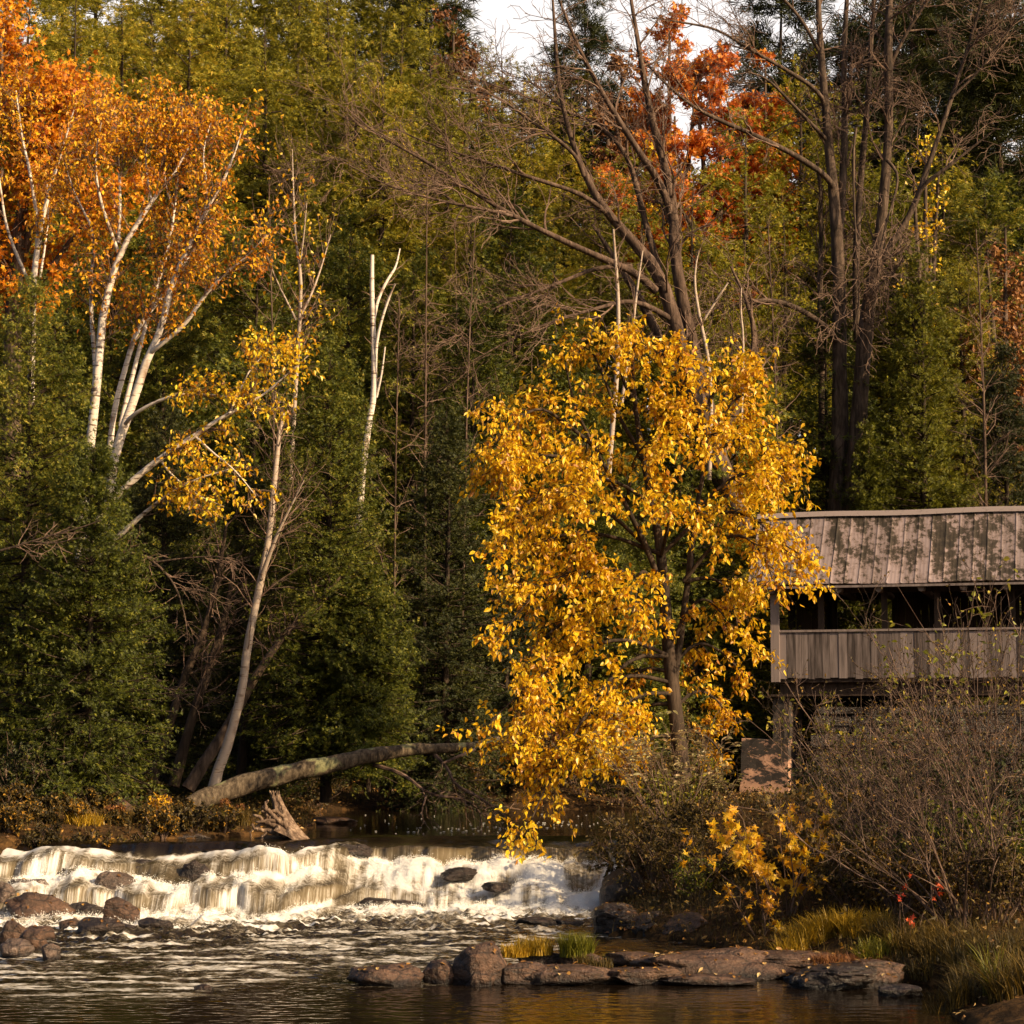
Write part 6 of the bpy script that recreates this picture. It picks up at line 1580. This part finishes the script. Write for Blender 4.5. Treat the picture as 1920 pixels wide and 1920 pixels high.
def tuft(px, Y, rad, h, n, mat, label, seed, bend=.5, w=.004, z=None, py=None, group=None):
    rng = np.random.RandomState(seed)
    c = P(px, 1500, Y); zz = gz(c[0], Y) - .02 if z is None else z
    a = rng.random(n) * 6.28; r = rad * np.sqrt(rng.random(n))
    pos = np.stack([c[0] + r * np.cos(a), Y + r * np.sin(a) * .6, 0 * r], 1)
    pos[:, 2] = ground_z(pos[:, 0], pos[:, 1]) - .02 if z is None else z
    mb = blades_mesh(rng, pos, h, bend, w)
    o = mb.build('grass_tuft', M[mat], None, (c[0], Y, zz)); o.location = (c[0], Y, zz)
    tag(o, label, 'grass', group)
    return o
tuft(1000, 20.9, .20, .20, 900, 'grass_gold', 'golden grass tuft on the dark layered rock of the shelf', 301, z=.13)
tuft(965, 20.8, .14, .15, 500, 'grass_gold', 'low golden grass fringe beside the biggest boulder', 308, z=.12)
tuft(1080, 20.8, .17, .26, 1100, 'grass_green', 'bright green grass tuft standing on the shelf rocks', 302, z=.12)
tuft(1095, 20.0, .10, .12, 260, 'grass_brown', 'dry brown tuft hanging over the middle slabs', 303, z=.12)
tuft(1125, 19.8, .12, .10, 240, 'grass_brown', 'small dry tuft at the seam of the broad brown slab', 304, z=.13)
tuft(1560, 19.8, .25, .12, 500, 'russet', 'rusty low plant patch on the shelf slab', 305, z=.17, bend=.9)
tuft(1150, 21.0, .12, .10, 220, 'grass_green', 'thin green fringe between the tuft and the lone rounded rock', 306, z=.05)
tuft(1855, 17.8, .10, .50, 60, 'grass_green', 'tuft of broad green blades at the lower right corner', 307, w=.010, bend=.6)
GG = 'grass clumps along the right bank'
rg = np.random.RandomState(17)
for i, (px, Y, rad, h, n, mat, lab) in enumerate([
    (1470, 21.3, .22, .26, 1100, 'grass_gold', 'leftmost golden grass clump above the long layered slab'),
    (1510, 21.5, .24, .32, 1300, 'grass_gold', 'bright golden grass clump right of the leftmost one'),
    (1560, 21.6, .26, .32, 1300, 'grass_gold', 'golden grass clump in the middle of the lit strip'),
    (1615, 21.4, .26, .30, 1200, 'grass_gold', 'golden grass clump at the right end of the lit strip'),
    (1670, 21.0, .28, .30, 1200, 'grass_brown', 'brown grass clump right of the golden strip'),
    (1720, 20.4, .30, .34, 1200, 'grass_brown', 'brown grass clump below the red seedlings'),
    (1780, 19.9, .32, .36, 1300, 'grass_brown', 'brown grass clump at the foot of the big bare shrub'),
    (1840, 19.4, .34, .40, 1300, 'grass_brown', 'dull grass clump near the right edge'),
    (1900, 19.0, .34, .42, 1300, 'grass_brown', 'olive brown grass clump cut by the right edge'),
    (1790, 18.6, .28, .34, 1100, 'grass_brown', 'brown grass clump above the right shelf end'),
    (1850, 18.0, .30, .40, 1200, 'grass_brown', 'long brown grass in the lower right corner'),
    (1910, 17.4, .30, .44, 1200, 'grass_brown', 'long dull brown grass in the very lower right corner'),
    (1780, 17.6, .20, .30, 800, 'grass_brown', 'brown grass overhanging the dark water at the lower right'),
    (1640, 20.5, .24, .20, 800, 'grass_green', 'green leafy grass under the golden strip'),
    (1700, 19.6, .22, .20, 700, 'grass_brown', 'short grass behind the grey layered rock')]):
    tuft(px, Y, rad, h, n // 2, mat, lab, 320 + i, group=GG, w=.0058, bend=.75)
GK = 'grass clumps along the left bank'
for i, (px, Y, rad, h, n, mat, lab) in enumerate([
    (340, 30.2, .30, .30, 1000, 'grass_brown', 'brown green grass at the water below the log butt'),
    (405, 30.4, .28, .26, 900, 'grass_green', 'green grass fringe between log and stump'),
    (440, 31.0, .25, .36, 900, 'grass_brown', 'upright brown grass right under the log'),
    (250, 30.0, .25, .22, 800, 'grass_brown', 'rusty grass at the water in front of the left boulder'),
    (160, 29.4, .28, .22, 800, 'grass_gold', 'yellowish grass on the low left shore')]):
    tuft(px, Y, rad, h, n // 2, mat, lab, 340 + i, group=GK, w=.006, bend=.75)

# fallen leaves and low plants on the ground, foam flecks on the upper pool
rs = np.random.RandomState(55)
def scatter(xr, yr, n, dmin=.0, dmax=99, dz=.02):
    x = rs.uniform(*xr, n); y = rs.uniform(*yr, n)
    d = shore_dist(x, y); k = (d > dmin) & (d < dmax)
    x, y = x[k], y[k]
    return np.stack([x, y, ground_z(x, y) + dz], 1)
p = np.concatenate([scatter((-8, 8), (17, 46), 26000), scatter((-20, 22), (44, 75), 12000)])
mb = MB(); n = len(p)
leaves(mb, rs, p, unit(rs.normal(size=(n, 3)) * [1, 1, .35]), rs.uniform(.04, .09, n), rs.uniform(.03, .06, n), oval=False, side=unit(rs.normal(size=(n, 3)) * .5 + [0, 0, 1]))
tag(mb.build('fallen_leaves', M['litter']), 'brown and orange fallen leaves covering both banks', 'fallen leaves', kind='stuff')
p = np.concatenate([scatter((.9, 8), (19, 33), 30000, .05, dz=-.02), scatter((-8.5, -2.8), (28.5, 44), 16000, .05, dz=-.02)])
mb = blades_mesh(rs, p, .20, .7, .004, -.15, 4)
tag(mb.build('undergrowth', M['grass_brown']), 'brown dry grass and low weeds growing on both banks', 'undergrowth', kind='stuff')
p = scatter((-9, 9), (18, 60), 26000, .15, dz=.04)
p[:, 2] += rs.random(len(p)) * np.where(p[:, 1] > 31, .15, .32)
mb = MB(); n = len(p); l = rs.uniform(.03, .08, n)
leaves(mb, rs, p, rand_dirs(rs, n), l, l * .6, oval=False)
tag(mb.build('weeds', M['scrub']), 'low brown leafy weeds between the shrubs', 'weeds', kind='stuff')

def fleck_mat():
    m, t, b = nmat('foam_fleck'); b.inputs["Base Color"].default_value = (.75, .70, .62, 1); b.inputs["Roughness"].default_value = .7
    return m
x = np.concatenate([rs.normal(-.9, .9, 60), rs.normal(.9, .5, 26), rs.uniform(-3, 2, 20)]); y = np.concatenate([rs.normal(32.4, .8, 60), rs.normal(34.0, .6, 26), rs.uniform(31, 38, 20)])
k = (shore_dist(x, y) < -.15) & (crest(x) - y < -.6); x, y = x[k], y[k]
mb = MB()
for xi, yi in zip(x, y):
    r_ = rs.uniform(.008, .024); a = np.arange(7) * 2 * math.pi / 7
    v = np.stack([xi + r_ * np.cos(a) * rs.uniform(.8, 1.6), yi + r_ * np.sin(a), np.full(7, ZU + .006)], 1)
    v = np.concatenate([v, [[xi, yi, ZU + .011]]])
    mb.add(v, t=[[i, (i + 1) % 7, 7] for i in range(7)])
tag(mb.build('foam_flecks', fleck_mat()), 'small white foam flecks drifting on the dark upper pool', 'foam', kind='stuff')
